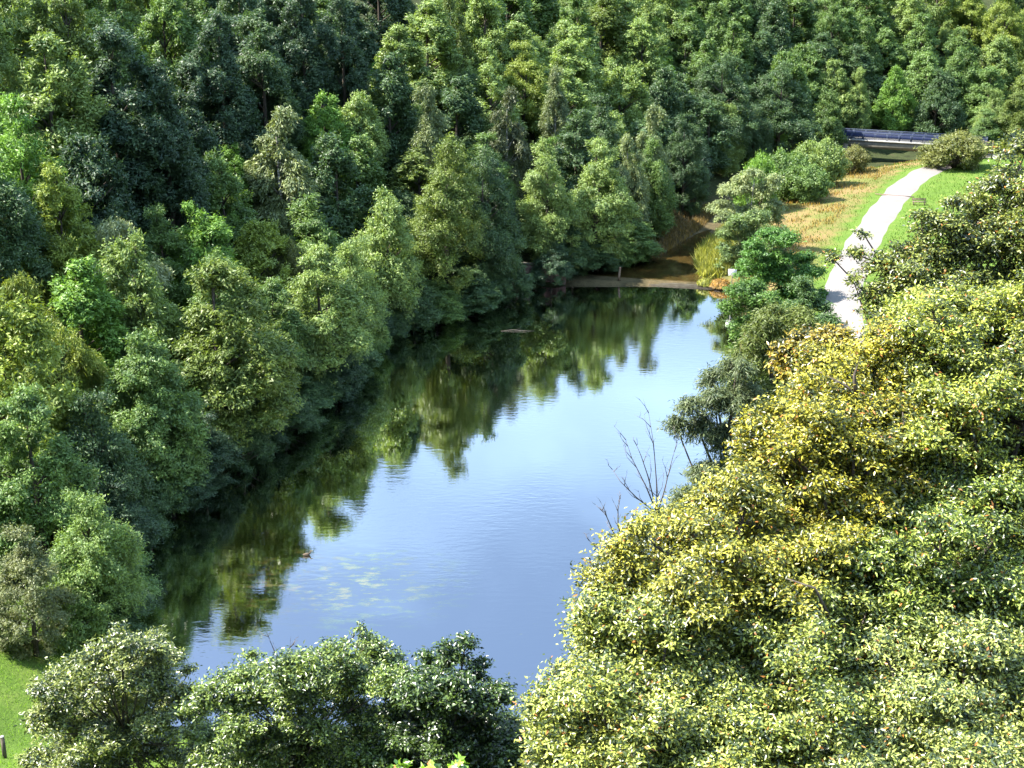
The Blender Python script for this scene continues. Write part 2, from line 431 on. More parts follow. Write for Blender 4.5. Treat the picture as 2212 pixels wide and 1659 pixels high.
t = NT('pale_gravel'); t.principled(t.mix(t.noise(9, 6, 0.8), t.ramp(t.noise(0.5, 5, 0.6), [(0.3, (0.155, 0.140, 0.130)), (0.7, (0.20, 0.185, 0.178))]), (0.15, 0.135, 0.125)), 0.95, 0.1, t.bump(t.noise(14, 4), 0.5, 0.03))
ribbon('gravel_path', PATH_C, 4.6, 0.10, t.m, 0.22)
PATH_GRAVEL = t.m

# ------------------------------------------------------------------ foliage generator
def leaf_cards(pos, nor, axis_, L, W, fold=0.0):
    """kite-shaped leaves: two triangles each, folded along the midrib"""
    n = len(pos)
    nor = nor / (np.linalg.norm(nor, axis=1)[:, None] + 1e-9)
    ax = axis_ - nor * np.sum(axis_ * nor, 1)[:, None]
    ax /= (np.linalg.norm(ax, axis=1)[:, None] + 1e-9)
    side = np.cross(nor, ax)
    L = np.broadcast_to(L, (n,))[:, None]; W = np.broadcast_to(W, (n,))[:, None]
    b = pos - ax * L * 0.5
    tpt = pos + ax * L * 0.5
    up = nor * W * fold
    l = pos - ax * L * 0.08 + side * W * 0.5 + up
    r = pos - ax * L * 0.08 - side * W * 0.5 + up
    V = np.stack([b, r, tpt, l], 1).reshape(-1, 3)
    i = np.arange(n) * 4
    if fold:
        Fc = np.concatenate([np.stack([i, i + 1, i + 2], 1), np.stack([i, i + 2, i + 3], 1)])
    else:
        Fc = np.stack([i, i + 1, i + 2, i + 3], 1)
    return V, Fc
def sphere_dirs(g, n):
    d = g.normal(size=(n, 3)); return d / np.linalg.norm(d, axis=1)[:, None]

STYLES = {
  # t0: where the crown starts; peak: height of the widest point; flat: blob squash; droop: how far sprays hang (below 0: rising shoots)
  'broad':  dict(t0=.04, peak=.42, power=.62, nb=84, br=(.15, .32), flat=1.05, droop=-.35, L=.36, W=.125, n=44000, tl=.95),
  'bank':   dict(t0=.01, peak=.34, power=.70, nb=96, br=(.15, .32), flat=.95, droop=.0, L=.37, W=.13, n=48000, tl=.95),
  'spray':  dict(t0=.04, peak=.40, power=.72, nb=90, br=(.14, .28), flat=.85, droop=-.15, L=.40, W=.12, n=40000, tl=1.15),
  'birch':  dict(t0=.10, peak=.40, power=.80, nb=50, br=(.22, .40), flat=1.2, droop=1.5, L=.36, W=.10, n=34000, tl=.9),
  'willow': dict(t0=.05, peak=.48, power=.50, nb=46, br=(.24, .42), flat=.95, droop=1.1, L=.42, W=.10, n=34000, tl=.9),
  'shrub':  dict(t0=.0, peak=.40, power=.50, nb=60, br=(.18, .36), flat=.95, droop=-.25, L=.28, W=.10, n=24000, tl=.7),
}
def make_proto(kind, seed, H, Rr):
    s = STYLES[kind]; g = np.random.default_rng(seed)
    t0, pk = s['t0'], s['peak']
    def env(t):
        u = np.clip((t - t0) / (1 - t0), 0, 1); p = (pk - t0) / (1 - t0)
        w = np.where(u < p, 0.5 * u / p, 0.5 + 0.5 * (u - p) / (1 - p))
        return np.sin(np.pi * np.clip(w * 0.86 + 0.14 if t0 < .05 else w * 0.92 + 0.08, 0, 1)) ** s['power']
    nb = s['nb']
    lop = g.uniform(0.66, 1.22, 8)                 # lopsided outline
    tt = t0 + (1 - t0) * g.beta(1.15, 1.05, nb)
    th = g.uniform(0, 2 * np.pi, nb)
    br = Rr * g.uniform(*s['br'], nb) * (0.75 + 0.35 * env(tt))
    lead = g.uniform(0.66, 1.06, 6); lead[g.integers(6)] = 1.06
    hz = np.interp(th, np.linspace(0, 2 * np.pi, 7), np.append(lead, lead[0]))
    e = env(tt) * Rr * np.interp(th, np.linspace(0, 2 * np.pi, 9), np.append(lop, lop[0]))
    rad = np.maximum(e - br * 0.55, 0) * np.sqrt(g.uniform(0.45, 1, nb))
    C = np.stack([rad * np.cos(th), rad * np.sin(th), np.minimum(tt * hz * H, H - br * s['flat'] * 0.9)], 1)
    br *= np.interp(tt, [.5, 1], [1, .72])
    C[0] = (g.normal(0, .12 * Rr), g.normal(0, .12 * Rr), H - br[0] * s['flat'] * 1.1); C[:, 2] = np.maximum(C[:, 2], br * s['flat'] * (0.45 if t0 < .05 else 1))
    # boughs over each mass, and on them twigs whose leaves share one direction
    out0 = C * np.array((1, 1, 0)); out0 /= (np.linalg.norm(out0, axis=1)[:, None] + 1e-6)
    kk = 9; si0 = np.repeat(np.arange(nb), kk)
    d0 = sphere_dirs(g, nb * kk) + .5 * out0[si0]; d0 /= np.linalg.norm(d0, axis=1)[:, None]
    d0[:, 2] = np.where((d0[:, 2] < -.25) & (g.random(nb * kk) < .8), -d0[:, 2], d0[:, 2])
    SC = C[si0] + d0 * (br[si0] * g.uniform(.45, 1.0, nb * kk))[:, None] * np.array((1, 1, s['flat']))
    SR = br[si0] * g.uniform(.24, .46, nb * kk)
    s_l = g.uniform(.75, 1.2); n = int(s['n'] / s_l * (H * Rr / 63 if kind in ('broad', 'bank', 'spray') else 1)); per = 6; nt = n // per
    w = SR ** 2; bs = g.choice(nb * kk, nt, p=w / w.sum()); bi = si0[bs]
    d = sphere_dirs(g, nt)
    low = d[:, 2] < 0; d[low & (g.random(nt) < 0.6), 2] *= -1
    rr = g.uniform(0.3, 1.15, nt) ** 0.6 * np.where(g.random(nt) < .16, 1.0 + .75 * g.random(nt), 1.0)
    tw = SC[bs] + d * (SR[bs] * rr)[:, None] * np.array((1, 1, min(s['flat'], 1.0)))
    tdir = d * np.array((1, 1, 0.4)) + out0[bi] * .5 + d0[bs] * .4 + g.normal(0, .3, (nt, 3)); tdir[:, 2] -= s['droop']
    tdir /= np.linalg.norm(tdir, axis=1)[:, None]
    bv = g.random(nb * kk); d = d * .6 + d0[bs] * .5
    ti = np.repeat(np.arange(nt), per)
    m = len(ti)
    pos = tw[ti] + tdir[ti] * g.uniform(-.55, .55, m)[:, None] * s['tl'] + g.normal(0, .11, (m, 3))
    nor = d[ti] * 0.55 + np.array((0, 0, .45 if s['droop'] < .6 else .1)) + g.normal(0, .5, (m, 3))
    ax = tdir[ti] + g.normal(0, .35, (m, 3))
    pos[:, 2] = np.maximum(pos[:, 2], 0.05)
    L = s['L'] * s_l * g.uniform(.7, 1.3, m); W = s['W'] * s_l * g.uniform(.8, 1.2, m)
    V, Fc = leaf_cards(pos, nor, ax, L, W)
    v = np.clip(0.45 * bv[bs][ti] + 0.25 * g.random(nt)[ti] + 0.30 * g.random(m), 0, 1)
    mat = M['fine_leaf'] if kind in ('birch', 'willow') else M['leaf']
    crown = raw_mesh('crown', V, Fc, mat, np.repeat(v, 4))
    b = MB()
    lean = g.normal(0, .015, 2) * H
    b.tube([(0, 0, -0.6), (lean[0] * .3, lean[1] * .3, H * .3), (lean[0], lean[1], H * .62), (lean[0], lean[1], H * .9)],
           [Rr * .055 + .06, Rr * .045 + .03, Rr * .028, .03], 7)
    for k in range(1, min(nb, 20)):
        z0 = max(C[k, 2] - 0.35 * np.hypot(C[k, 0], C[k, 1]) - 1.0, H * .10)
        z0 = min(z0, H * .8)
        f = z0 / H
        b.tube([(lean[0] * f, lean[1] * f, z0), (C[k] * (.55, .55, .5) + np.array((0, 0, .5 * z0 + .15))), C[k]], [Rr * .022 + .02, Rr * .014, .02], 5)
    trunk = b.mesh('trunk', M['birch_bark'] if kind == 'birch' else M['bark'], smooth=True)
    return dict(kind=kind, H=H, R=Rr, crown=crown, trunk=trunk)
PROTO = {}
for kind, specs in {'broad': [(14, 4.3), (15, 4.6), (13, 4.4), (14, 5.0), (19, 5.6)], 'bank': [(15, 5.2), (16, 5.0), (13, 5.0), (12, 5.4)], 'spray': [(14, 4.5), (13, 4.2), (15, 4.6), (13, 4.8)],
                    'birch': [(14, 3.2), (13, 2.9)], 'willow': [(11, 4.2), (9, 4.0)], 'shrub': [(4.5, 3.0), (4.0, 3.2)]}.items():
    PROTO[kind] = [make_proto(kind, 100 + 17 * i + len(kind) * 7 + ord(kind[0]), *hr) for i, hr in enumerate(specs)]

NAME = {'broad': 'broadleaf_tree', 'bank': 'broadleaf_tree', 'spray': 'hornbeam_tree', 'birch': 'birch_tree', 'willow': 'willow_tree', 'shrub': 'shrub'}
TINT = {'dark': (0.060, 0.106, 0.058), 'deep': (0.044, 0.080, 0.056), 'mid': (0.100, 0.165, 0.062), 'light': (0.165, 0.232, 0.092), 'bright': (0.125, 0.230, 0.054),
        'yellow': (0.175, 0.225, 0.058), 'pale': (0.175, 0.220, 0.125), 'silver': (0.25, 0.30, 0.20), 'olive': (0.110, 0.152, 0.046)}
WORD = {'dark': 'dark green', 'deep': 'very dark green', 'mid': 'mid green', 'light': 'light green', 'bright': 'bright green',
        'yellow': 'yellow-green', 'pale': 'pale grey-green', 'silver': 'silvery', 'olive': 'olive green'}
TREES = []
def place_tree(x, y, h, width, kind, tint, label, group=None, zbase=None, cat=None):
    pr = rnd.choice(sorted(PROTO[kind], key=lambda q: abs(math.log(q['H'] / h)) + .6 * abs(math.log(2 * q['R'] / width)))[:3 if h < 17 else 1])
    z = tz(x, y) if zbase is None else zbase
    o = thing(NAME[kind], label, cat or ('shrub' if kind == 'shrub' else 'tree'), (x, y, z - 0.05), rnd.uniform(0, 6.283), group)
    sx = width / 2 / pr['R']; szz = h / pr['H']
    o.scale = (sx, sx * rnd.uniform(.92, 1.08), szz)
    c = link(bpy.data.objects.new('crown', pr['crown']), o)
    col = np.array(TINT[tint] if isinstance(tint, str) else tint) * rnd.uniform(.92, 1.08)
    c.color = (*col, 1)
    link(bpy.data.objects.new('trunk', pr['trunk']), o)
    TREES.append((x, y, h, width))
    return o
def on_canopy(px, py, h):
    """first depth at which the sight line comes down to h above the ground"""
    for Y in np.arange(60, 330, 0.75):
        p = gy(px, py, Y)
        if p[2] <= tz(p[0], p[1]) + h:
            q = np.array([p[:2]])
            if sdist(q, LEFT_BANK)[0] > (0.6 if p[1] < 158 else 2.0) or p[1] > 246: return p
    return gy(px, py, 330)

# --- trees that can be told apart: (x, top y in the picture grid, crown width m, height m, kind, tint, label)
WOOD = [
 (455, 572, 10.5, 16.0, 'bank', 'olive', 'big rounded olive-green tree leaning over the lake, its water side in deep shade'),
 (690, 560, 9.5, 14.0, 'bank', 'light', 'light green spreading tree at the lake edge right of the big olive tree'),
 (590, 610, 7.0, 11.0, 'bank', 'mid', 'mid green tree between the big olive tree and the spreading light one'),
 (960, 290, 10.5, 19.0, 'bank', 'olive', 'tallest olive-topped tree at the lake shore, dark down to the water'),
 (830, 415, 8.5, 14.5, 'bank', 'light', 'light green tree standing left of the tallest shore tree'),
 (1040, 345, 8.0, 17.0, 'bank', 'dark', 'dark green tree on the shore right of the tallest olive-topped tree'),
 (1185, 352, 9.0, 15.5, 'bank', 'light', 'pale-topped wide tree above the brick wing wall'),
 (1290, 350, 9.0, 15.0, 'bank', 'light', 'broad sunlit tree between the wing wall tree and the twin birches'),
 (1405, 375, 8.0, 13.5, 'bank', 'mid', 'mid green tree below the twin birches near the weir'),
 (1410, 232, 6.0, 17.0, 'birch', 'pale', 'taller of two pale birches above the weir'),
 (1360, 290, 5.5, 14.0, 'birch', 'pale', 'shorter of two pale birches above the weir'),
 (600, 240, 8.5, 16.0, 'birch', 'pale', 'tall feathery pale tree in the middle of the left slope'),
 (925, 190, 6.0, 15.5, 'birch', 'pale', 'drooping pale birch with ragged top above the tallest shore tree'),
 (1095, 195, 5.5, 15.0, 'birch', (0.095, 0.115, 0.075), 'greyish slender birch right of the ragged pale birch'),
 (1200, 150, 5.0, 14.0, 'birch', 'pale', 'slim pale birch high on the sunny slope'),
 (975, -10, 5.0, 14.0, 'birch', 'olive', 'drooping olive birch cut by the top edge of the view'),
 (250, 482, 7.4, 12.0, 'willow', (0.30, 0.345, 0.235), 'silvery white willow, the palest tree on the slope'),
 (120, 350, 6.5, 13.5, 'spray', 'yellow', 'thin yellow-green tree with dark gaps beside the shaded slope'),
 (35, 600, 6.0, 12.0, 'willow', 'yellow', 'yellow weeping tree at the far left edge'),
 (110, 715, 6.5, 11.0, 'willow', 'yellow', 'drooping yellow-green tree below the yellow weeping one'),
 (290, 730, 8.0, 13.0, 'bank', 'mid', 'mid green tree left of the big olive tree'),
 (160, 565, 8.0, 12.0, 'broad', 'bright', 'bright green round tree below the thin yellow-green tree'),
 (430, 445, 8.0, 12.0, 'spray', 'bright', 'bright green tree behind the big olive tree'),
 (560, 480, 6.5, 11.0, 'broad', 'yellow', 'yellow-green crown behind the olive tree on its right'),
 (618, 520, 5.0, 10.0, 'willow', (0.12, 0.14, 0.06), 'small brownish-green fuzzy crown beside the yellow-green one'),
 (335, 455, 6.0, 11.0, 'spray', 'mid', 'mid green tree right of the silvery willow'),
 (180, 1105, 7.4, 10.0, 'bank', (0.135, 0.205, 0.08), 'sunlit bushy tree on the near left bank above the lawn'),
 (45, 1140, 5.0, 8.5, 'spray', (0.13, 0.15, 0.09), 'pale-tipped tree at the left edge beside the sunlit bushy tree'),
 (55, 840, 8.0, 13.0, 'bank', 'mid', 'green tree at the left edge under the yellow weeping trees'),
 (200, 880, 8.0, 12.0, 'bank', 'dark', 'dark green tree leaning to the lake left of the shaded shore'),
 (330, 905, 8.0, 12.0, 'bank', 'mid', 'mid green tree on the shore below the big olive tree'),
 (230, 40, 12.0, 20.0, 'broad', 'deep', 'huge dark blue-green tree on the upper left slope'),
 (90, 75, 10.0, 17.0, 'broad', 'light', 'light-topped tree left of the huge dark blue-green one'),
 (345, 130, 9.0, 19.0, 'broad', 'deep', 'dark tall tree right of the huge blue-green tree'),
 (30, 210, 8.0, 15.0, 'spray', 'bright', 'yellow-lit green tree on the left edge below the light-topped tree'),
 (470, 30, 9.5, 18.0, 'broad', 'deep', 'dark tree in the middle of the black-green stand'),
 (560, 20, 9.0, 18.0, 'broad', 'dark', 'dark tree with a few pale shoots in the black-green stand'),
 (650, -10, 9.0, 18.0, 'broad', 'deep', 'right-hand dark tree of the black-green stand'),
 (735, -25, 8.5, 18.0, 'broad', 'deep', 'dark tree at the top edge beside the sunny crest'),
 (1575, 225, 7.0, 11.0, 'bank', 'light', 'light round tree in front of the dark wood left of the bridge'),
 (1690, 150, 11.0, 17.0, 'bank', 'dark', 'large dark dome-shaped tree left of the bridge'),
 (1560, 120, 10.0, 17.0, 'bank', 'dark', 'dark broad tree behind the light round one'),
 (1780, 225, 7.0, 12.0, 'bank', 'mid', 'green tree at the left end of the bridge'),
 (1480, 300, 7.0, 14.0, 'bank', 'dark', 'dark tree right of the twin birches'),
 (1935, 145, 7.4, 12.5, 'bank', 'bright', 'bright lime tree standing just behind the bridge'),
 (1860, 150, 5.4, 12.0, 'bank', 'light', 'narrow light green tree left of the lime tree behind the bridge'),
 (2030, 150, 8.5, 13.5, 'bank', 'dark', 'dark tree right of the lime tree behind the bridge'),
 (700, 205, 7.5, 12.0, 'broad', 'bright', 'small bright green crown left of the ragged birch'),
 (770, 205, 7.0, 12.0, 'broad', 'light', 'rounded light green crown on the sunny mid slope'),
 (860, 60, 8.5, 13.0, 'broad', 'light', 'sunlit rounded tree at the left end of the sunny crest'),
 (1130, 90, 7.0, 12.0, 'spray', 'yellow', 'yellow-tinged tree on the sunny crest'),
]
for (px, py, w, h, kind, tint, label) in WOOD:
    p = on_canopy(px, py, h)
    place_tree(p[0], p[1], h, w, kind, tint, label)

# --- the rest of the wood, tree by tree; colour and kind follow the nearest sample of the photographed slope
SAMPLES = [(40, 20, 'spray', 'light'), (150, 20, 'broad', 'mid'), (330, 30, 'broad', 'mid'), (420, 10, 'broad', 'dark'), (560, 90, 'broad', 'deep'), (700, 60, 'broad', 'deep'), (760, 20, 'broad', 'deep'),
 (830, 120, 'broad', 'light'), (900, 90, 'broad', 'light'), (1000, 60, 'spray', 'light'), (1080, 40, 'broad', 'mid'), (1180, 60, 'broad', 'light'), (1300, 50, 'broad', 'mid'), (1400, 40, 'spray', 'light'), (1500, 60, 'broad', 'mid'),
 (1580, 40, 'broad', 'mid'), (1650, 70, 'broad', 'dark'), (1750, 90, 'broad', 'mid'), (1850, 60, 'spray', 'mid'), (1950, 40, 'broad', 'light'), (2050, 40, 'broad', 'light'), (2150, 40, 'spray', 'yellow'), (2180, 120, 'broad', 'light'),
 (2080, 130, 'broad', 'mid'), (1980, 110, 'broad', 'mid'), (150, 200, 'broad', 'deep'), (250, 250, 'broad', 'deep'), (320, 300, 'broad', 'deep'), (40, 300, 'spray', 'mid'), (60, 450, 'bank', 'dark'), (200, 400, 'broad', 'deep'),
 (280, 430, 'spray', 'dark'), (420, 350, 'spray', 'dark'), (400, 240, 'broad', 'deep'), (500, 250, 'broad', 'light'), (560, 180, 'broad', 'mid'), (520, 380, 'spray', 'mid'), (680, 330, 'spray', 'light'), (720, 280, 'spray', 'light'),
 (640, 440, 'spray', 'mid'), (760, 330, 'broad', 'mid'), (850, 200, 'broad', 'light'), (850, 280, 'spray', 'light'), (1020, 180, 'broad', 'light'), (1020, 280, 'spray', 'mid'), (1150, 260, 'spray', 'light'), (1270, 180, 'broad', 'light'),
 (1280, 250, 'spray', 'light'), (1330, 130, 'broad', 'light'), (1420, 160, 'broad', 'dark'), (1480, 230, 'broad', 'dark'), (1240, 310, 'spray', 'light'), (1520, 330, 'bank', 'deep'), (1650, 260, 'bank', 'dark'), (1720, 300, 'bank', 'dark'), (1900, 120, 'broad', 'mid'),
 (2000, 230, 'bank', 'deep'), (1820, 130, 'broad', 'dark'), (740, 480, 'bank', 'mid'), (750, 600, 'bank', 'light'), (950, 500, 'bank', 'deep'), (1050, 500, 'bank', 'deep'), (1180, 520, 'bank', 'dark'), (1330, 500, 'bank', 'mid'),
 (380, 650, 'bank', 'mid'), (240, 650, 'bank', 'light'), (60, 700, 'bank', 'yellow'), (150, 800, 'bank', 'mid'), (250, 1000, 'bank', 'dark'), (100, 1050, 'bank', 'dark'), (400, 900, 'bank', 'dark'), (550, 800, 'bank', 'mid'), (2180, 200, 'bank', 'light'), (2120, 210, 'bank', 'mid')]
def zone(px, py):
    if px > 1830 and py < 330: return 'on the hill behind the bridge'
    if px > 1480 and py < 480: return 'in the dark wood left of the bridge'
    if px > 800 and py < 170: return 'on the sunny crest of the hillside'
    if px > 450 and py < 200: return 'around the black-green stand high on the slope'
    if px < 450 and py < 330: return 'on the shaded slope at the upper left'
    if px < 450 and py < 620: return 'below the huge dark tree on the left slope'
    if px > 1130 and py < 460: return 'on the slope above the weir'
    if px >= 450 and py < 470: return 'among the birches on the sunny mid slope'
    if px < 420: return 'on the left bank above the lawn'
    return 'in the row along the shaded lake shore'
def add_fill():
    g = random.Random(5)
    spots = []
    S = np.array([(s[0], s[1]) for s in SAMPLES], float)
    tries = [(g.uniform(-95, 150), g.uniform(72, 330)) for _ in range(14000)]
    TP = np.array(tries)
    dl_, dr_ = sdist(TP, LEFT_BANK), -sdist(TP, RIGHT_BANK)
    Z = terrain(TP)
    n = 0
    for (x, y), a, b, z in zip(tries, dl_, dr_, Z):
        back = y - 0.22 * (x - 60) > 259
        if not (a > 0.8 or back): continue
        if a > 52 and not back: continue
        px, py, d = proj((x, y, z + 11))
        if px < -70 or px > 2290 or py < -75 or py > 1250: continue
        if y < 86 and x > -24: continue
        if y < 88 and x > -35: continue
        if 1820 < px < 2160 and not back and y < 252 and y > 215: continue
        if y > 176 and not back and a < 3: continue
        edge = a < 5 and not back
        h = g.uniform(10.5, 15.5) if not edge else g.uniform(9, 14)
        if px < 470 and py < 330: h += 3
        w = g.uniform(7.2, 10.4)
        ok = True
        for (tx, ty, th, tw) in TREES:
            if (tx - x) ** 2 + (ty - y) ** 2 < (0.335 * (tw + w)) ** 2: ok = False; break
        if not ok: continue
        px, py, d = proj((x, y, z + h * .75))
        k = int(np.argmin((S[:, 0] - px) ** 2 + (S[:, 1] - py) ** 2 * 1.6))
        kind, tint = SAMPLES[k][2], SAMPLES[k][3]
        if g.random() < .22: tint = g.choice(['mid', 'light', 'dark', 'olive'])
        if edge: kind = 'bank'
        zn = zone(px, py)
        noun = {'broad': 'rounded tree', 'bank': 'bushy low-branched tree', 'spray': 'layered tree', 'birch': 'birch', 'willow': 'willow'}[kind]
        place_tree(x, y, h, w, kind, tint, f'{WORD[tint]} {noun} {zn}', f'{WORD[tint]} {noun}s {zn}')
        n += 1
    print('fill trees', n)
add_fill()
def add_understorey():
    g = random.Random(77)
    Q = np.array([(g.uniform(-70, 125), g.uniform(84, 300)) for _ in range(5000)])
    a_ = sdist(Q, LEFT_BANK); n = 0
    for (x, y), a in zip(Q, a_):
        back = y - 0.22 * (x - 60) > 262
        if not ((2 < a < 42) or back) or (y > 176 and a < 4 and not back): continue
        px, py, d = proj((x, y, tz(x, y) + 4))
        if not (-20 < px < 2200 and 0 < py < 1200): continue
        near_ = [(tx - x) ** 2 + (ty - y) ** 2 < (0.26 * tw + 1.7) ** 2 for tx, ty, th, tw in TREES]
        if any(near_): continue
        tint = g.choice(['mid', 'dark', 'mid', 'light', 'bright'])
        zn = zone(px, py)
        o = place_tree(x, y, g.uniform(5, 8.5), g.uniform(4.2, 6.2), 'bank', tint, f'small {WORD[tint]} sapling filling a gap {zn}', f'{WORD[tint]} saplings filling gaps {zn}')
        o.name = 'young_tree'; n += 1
        if n >= 75: break
    print('understorey', n)
add_understorey()

# --- low alders hanging over the waterline of the shaded shore
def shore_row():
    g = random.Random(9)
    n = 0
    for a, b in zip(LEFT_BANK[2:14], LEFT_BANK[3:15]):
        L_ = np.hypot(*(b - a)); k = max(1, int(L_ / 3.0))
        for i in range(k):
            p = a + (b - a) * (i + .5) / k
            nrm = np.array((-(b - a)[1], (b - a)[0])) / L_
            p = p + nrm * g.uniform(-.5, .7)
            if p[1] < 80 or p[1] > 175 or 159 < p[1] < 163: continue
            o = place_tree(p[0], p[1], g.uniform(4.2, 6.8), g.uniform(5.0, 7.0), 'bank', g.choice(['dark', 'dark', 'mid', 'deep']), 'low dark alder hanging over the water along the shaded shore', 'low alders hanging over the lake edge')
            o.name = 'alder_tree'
shore_row()

# ------------------------------------------------------------------ right bank trees and shrubs
def bank_plant(px, ytop, Y, w, kind, tint, label, hmin=None):
    p = gy(px, ytop, Y); z = tz(p[0], Y)
    return place_tree(p[0], Y, max(p[2] - z, 1.0), w, kind, tint, label)
bank_plant(1640, 335, 196, 6.0, 'shrub', 'bright', 'bright green shrub at the left end of the shrub row')
bank_plant(1700, 325, 203, 7.0, 'shrub', 'mid', 'mid green shrub in the middle of the row before the bridge')
bank_plant(1772, 300, 212, 7.5, 'shrub', 'light', 'taller light green shrub near the right end of the row')
bank_plant(1745, 355, 200, 6.0, 'shrub', 'mid', 'lower green shrub in front of the row beside the dry grass')
bank_plant(1845, 315, 222, 5.0, 'shrub', (0.13, 0.135, 0.06), 'brownish olive shrub at the right end of the row')
bank_plant(1690, 690, 122, 6.0, 'shrub', (0.075, 0.11, 0.03), 'olive shrub on the right bank behind the yellow tree')
bank_plant(2150, 190, 246, 7.5, 'bank', 'light', 'light green spreading tree right of the bridge')
bank_plant(2130, 235, 240, 6.0, 'bank', 'mid', 'mid green tree close behind the round grey bush')
bank_plant(2205, 200, 240, 7.0, 'bank', 'olive', 'olive tree at the right edge above the lawn')

# ------------------------------------------------------------------ foreground trees
def blob_tree(name, label, cat, trunk_px, Y, blobs, tint, leaf, n, mat, droop=.2, bark='bark', gap=0.0, group=None, seed=1, twig=.5, flat=.75, per=7, limb=1.0, sp=2, boughs=()):
    """a tree whose limbs carry leafy masses; blobs: (x, y in the picture grid, radius m, depth offset)"""
    g = np.random.default_rng(seed)
    tp = gy(trunk_px, 1100, Y); bx, by = tp[0], Y
    bz = tz(bx, by)
    o = thing(name, label, cat, (bx, by, bz), 0, group)
    C, BR = [], []
    for (px, py, r, dY) in blobs:
        C.append(gy(px, py, Y + dY) - np.array((bx, by, bz))); BR.append(r)
    C = np.array(C); BR = np.array(BR)
    # boughs: smaller masses over each blob
    k = 12; bi = np.repeat(np.arange(len(C)), k)
    d = sphere_dirs(g, len(bi)); d[:, 2] = np.where(d[:, 2] < -0.3, -d[:, 2], d[:, 2])
    sc_ = C[bi] + d * (BR[bi] * g.uniform(.35, .88, len(bi)))[:, None] * np.array((1, 1, flat))
    sr = BR[bi] * g.uniform(.20, .48, len(bi))
    nt = n // per
    w = sr ** 2; si = g.choice(len(sc_), nt, p=w / w.sum())
    dd = sphere_dirs(g, nt); dd[:, 2] = np.where((dd[:, 2] < 0) & (g.random(nt) < .6), -dd[:, 2], dd[:, 2])
    away = (dd[:, 1] > .35) & (g.random(nt) < .5); dd[away, 1] *= -1
    outw = sc_[si] - C[bi[si]]; outw /= (np.linalg.norm(outw, axis=1)[:, None] + 1e-6)
    rr = g.uniform(.3, 1.15, nt) ** .6 * np.where(g.random(nt) < .14, 1 + .9 * g.random(nt), 1.0)
    tw = sc_[si] + dd * (sr[si] * rr)[:, None] * np.array((1, 1, .62))
    tdir = dd * np.array((1, 1, .4)) + outw * .6 + g.normal(0, .3, (nt, 3)); tdir[:, 2] -= droop
    tdir /= np.linalg.norm(tdir, axis=1)[:, None]
    ti = np.repeat(np.arange(nt), per); m = len(ti)
    along = np.tile(np.linspace(-.5, .5, per), nt) + g.normal(0, .07, m)
    side = np.cross(tdir, g.normal(size=(nt, 3))); side /= (np.linalg.norm(side, axis=1)[:, None] + 1e-6)
    sgn = np.tile(np.where(np.arange(per) % 2, 1, -1), nt)[:, None]
    L = leaf[0] * g.uniform(.65, 1.25, m); W = leaf[1] * g.uniform(.75, 1.2, m)
    ax = tdir[ti] * .55 + side[ti] * sgn * .8 + g.normal(0, .28, (m, 3)); ax[:, 2] -= droop * .8
    ax /= np.linalg.norm(ax, axis=1)[:, None]
    pos = tw[ti] + tdir[ti] * (along * twig)[:, None] + ax * (L * .5)[:, None]
    nor = np.array((0, 0, .7)) + dd[ti] * .35 + g.normal(0, .5, (m, 3))
    V, Fc = leaf_cards(pos, nor, ax, L, W, .18)
    sv = g.random(len(sc_))
    v = np.clip(.26 * sv[si][ti] + .16 * g.random(nt)[ti] + .60 * g.random(m), 0, 1)
    c = link(bpy.data.objects.new('crown', raw_mesh('crown', V, Fc, M[mat], np.repeat(v, 4))), o)
    c.color = (*(TINT[tint] if isinstance(tint, str) else tint), 1)
    b = MB()
    top = C[np.argmax(C[:, 2])]; mean = C.mean(0)
    hub = np.array((mean[0] * .5, mean[1] * .5, max(1.2, C[:, 2].min() * .45)))
    spine = [np.array((0, 0, -.5)), hub * (.45, .45, .5), hub, mean * (.85, .85, 1), top * (.9, .9, .97)]
    r0 = (.10 + .014 * top[2]) * limb
    b.tube(spine, [r0 * 1.15, r0, r0 * .8, r0 * .5, .03], 8)
    for i in range(len(C)):
        root = spine[2] + (spine[3] - spine[2]) * g.random()
        midp = root * .5 + C[i] * .5 + np.array((0, 0, -.25)) + g.normal(0, .15, 3)
        b.tube([root, midp, C[i]], [r0 * .45, r0 * .3, r0 * .14], 6)
        for j in np.flatnonzero(bi == i)[::sp]:
            b.tube([C[i], (C[i] + sc_[j]) / 2 + g.normal(0, .1, 3), sc_[j] + (sc_[j] - C[i]) * .25], [r0 * .14, r0 * .09, .008], 5)
    b.obj('trunk', M[bark], o, True)
    for pl in boughs:
        b = MB(); b.tube([gy(x, y, d) - np.array((bx, by, bz)) for x, y, d in pl], [.085 * (1 - .8 * i / (len(pl) - 1)) for i in range(len(pl))], 6)
        b.obj('bough', M[bark], o, True)
    return o
def inside(poly, x, y):
    c = False
    for (x1, y1), (x2, y2) in zip(poly, poly[1:] + poly[:1]):
        if (y1 > y) != (y2 > y) and x < (x2 - x1) * (y - y1) / (y2 - y1) + x1: c = not c
    return c
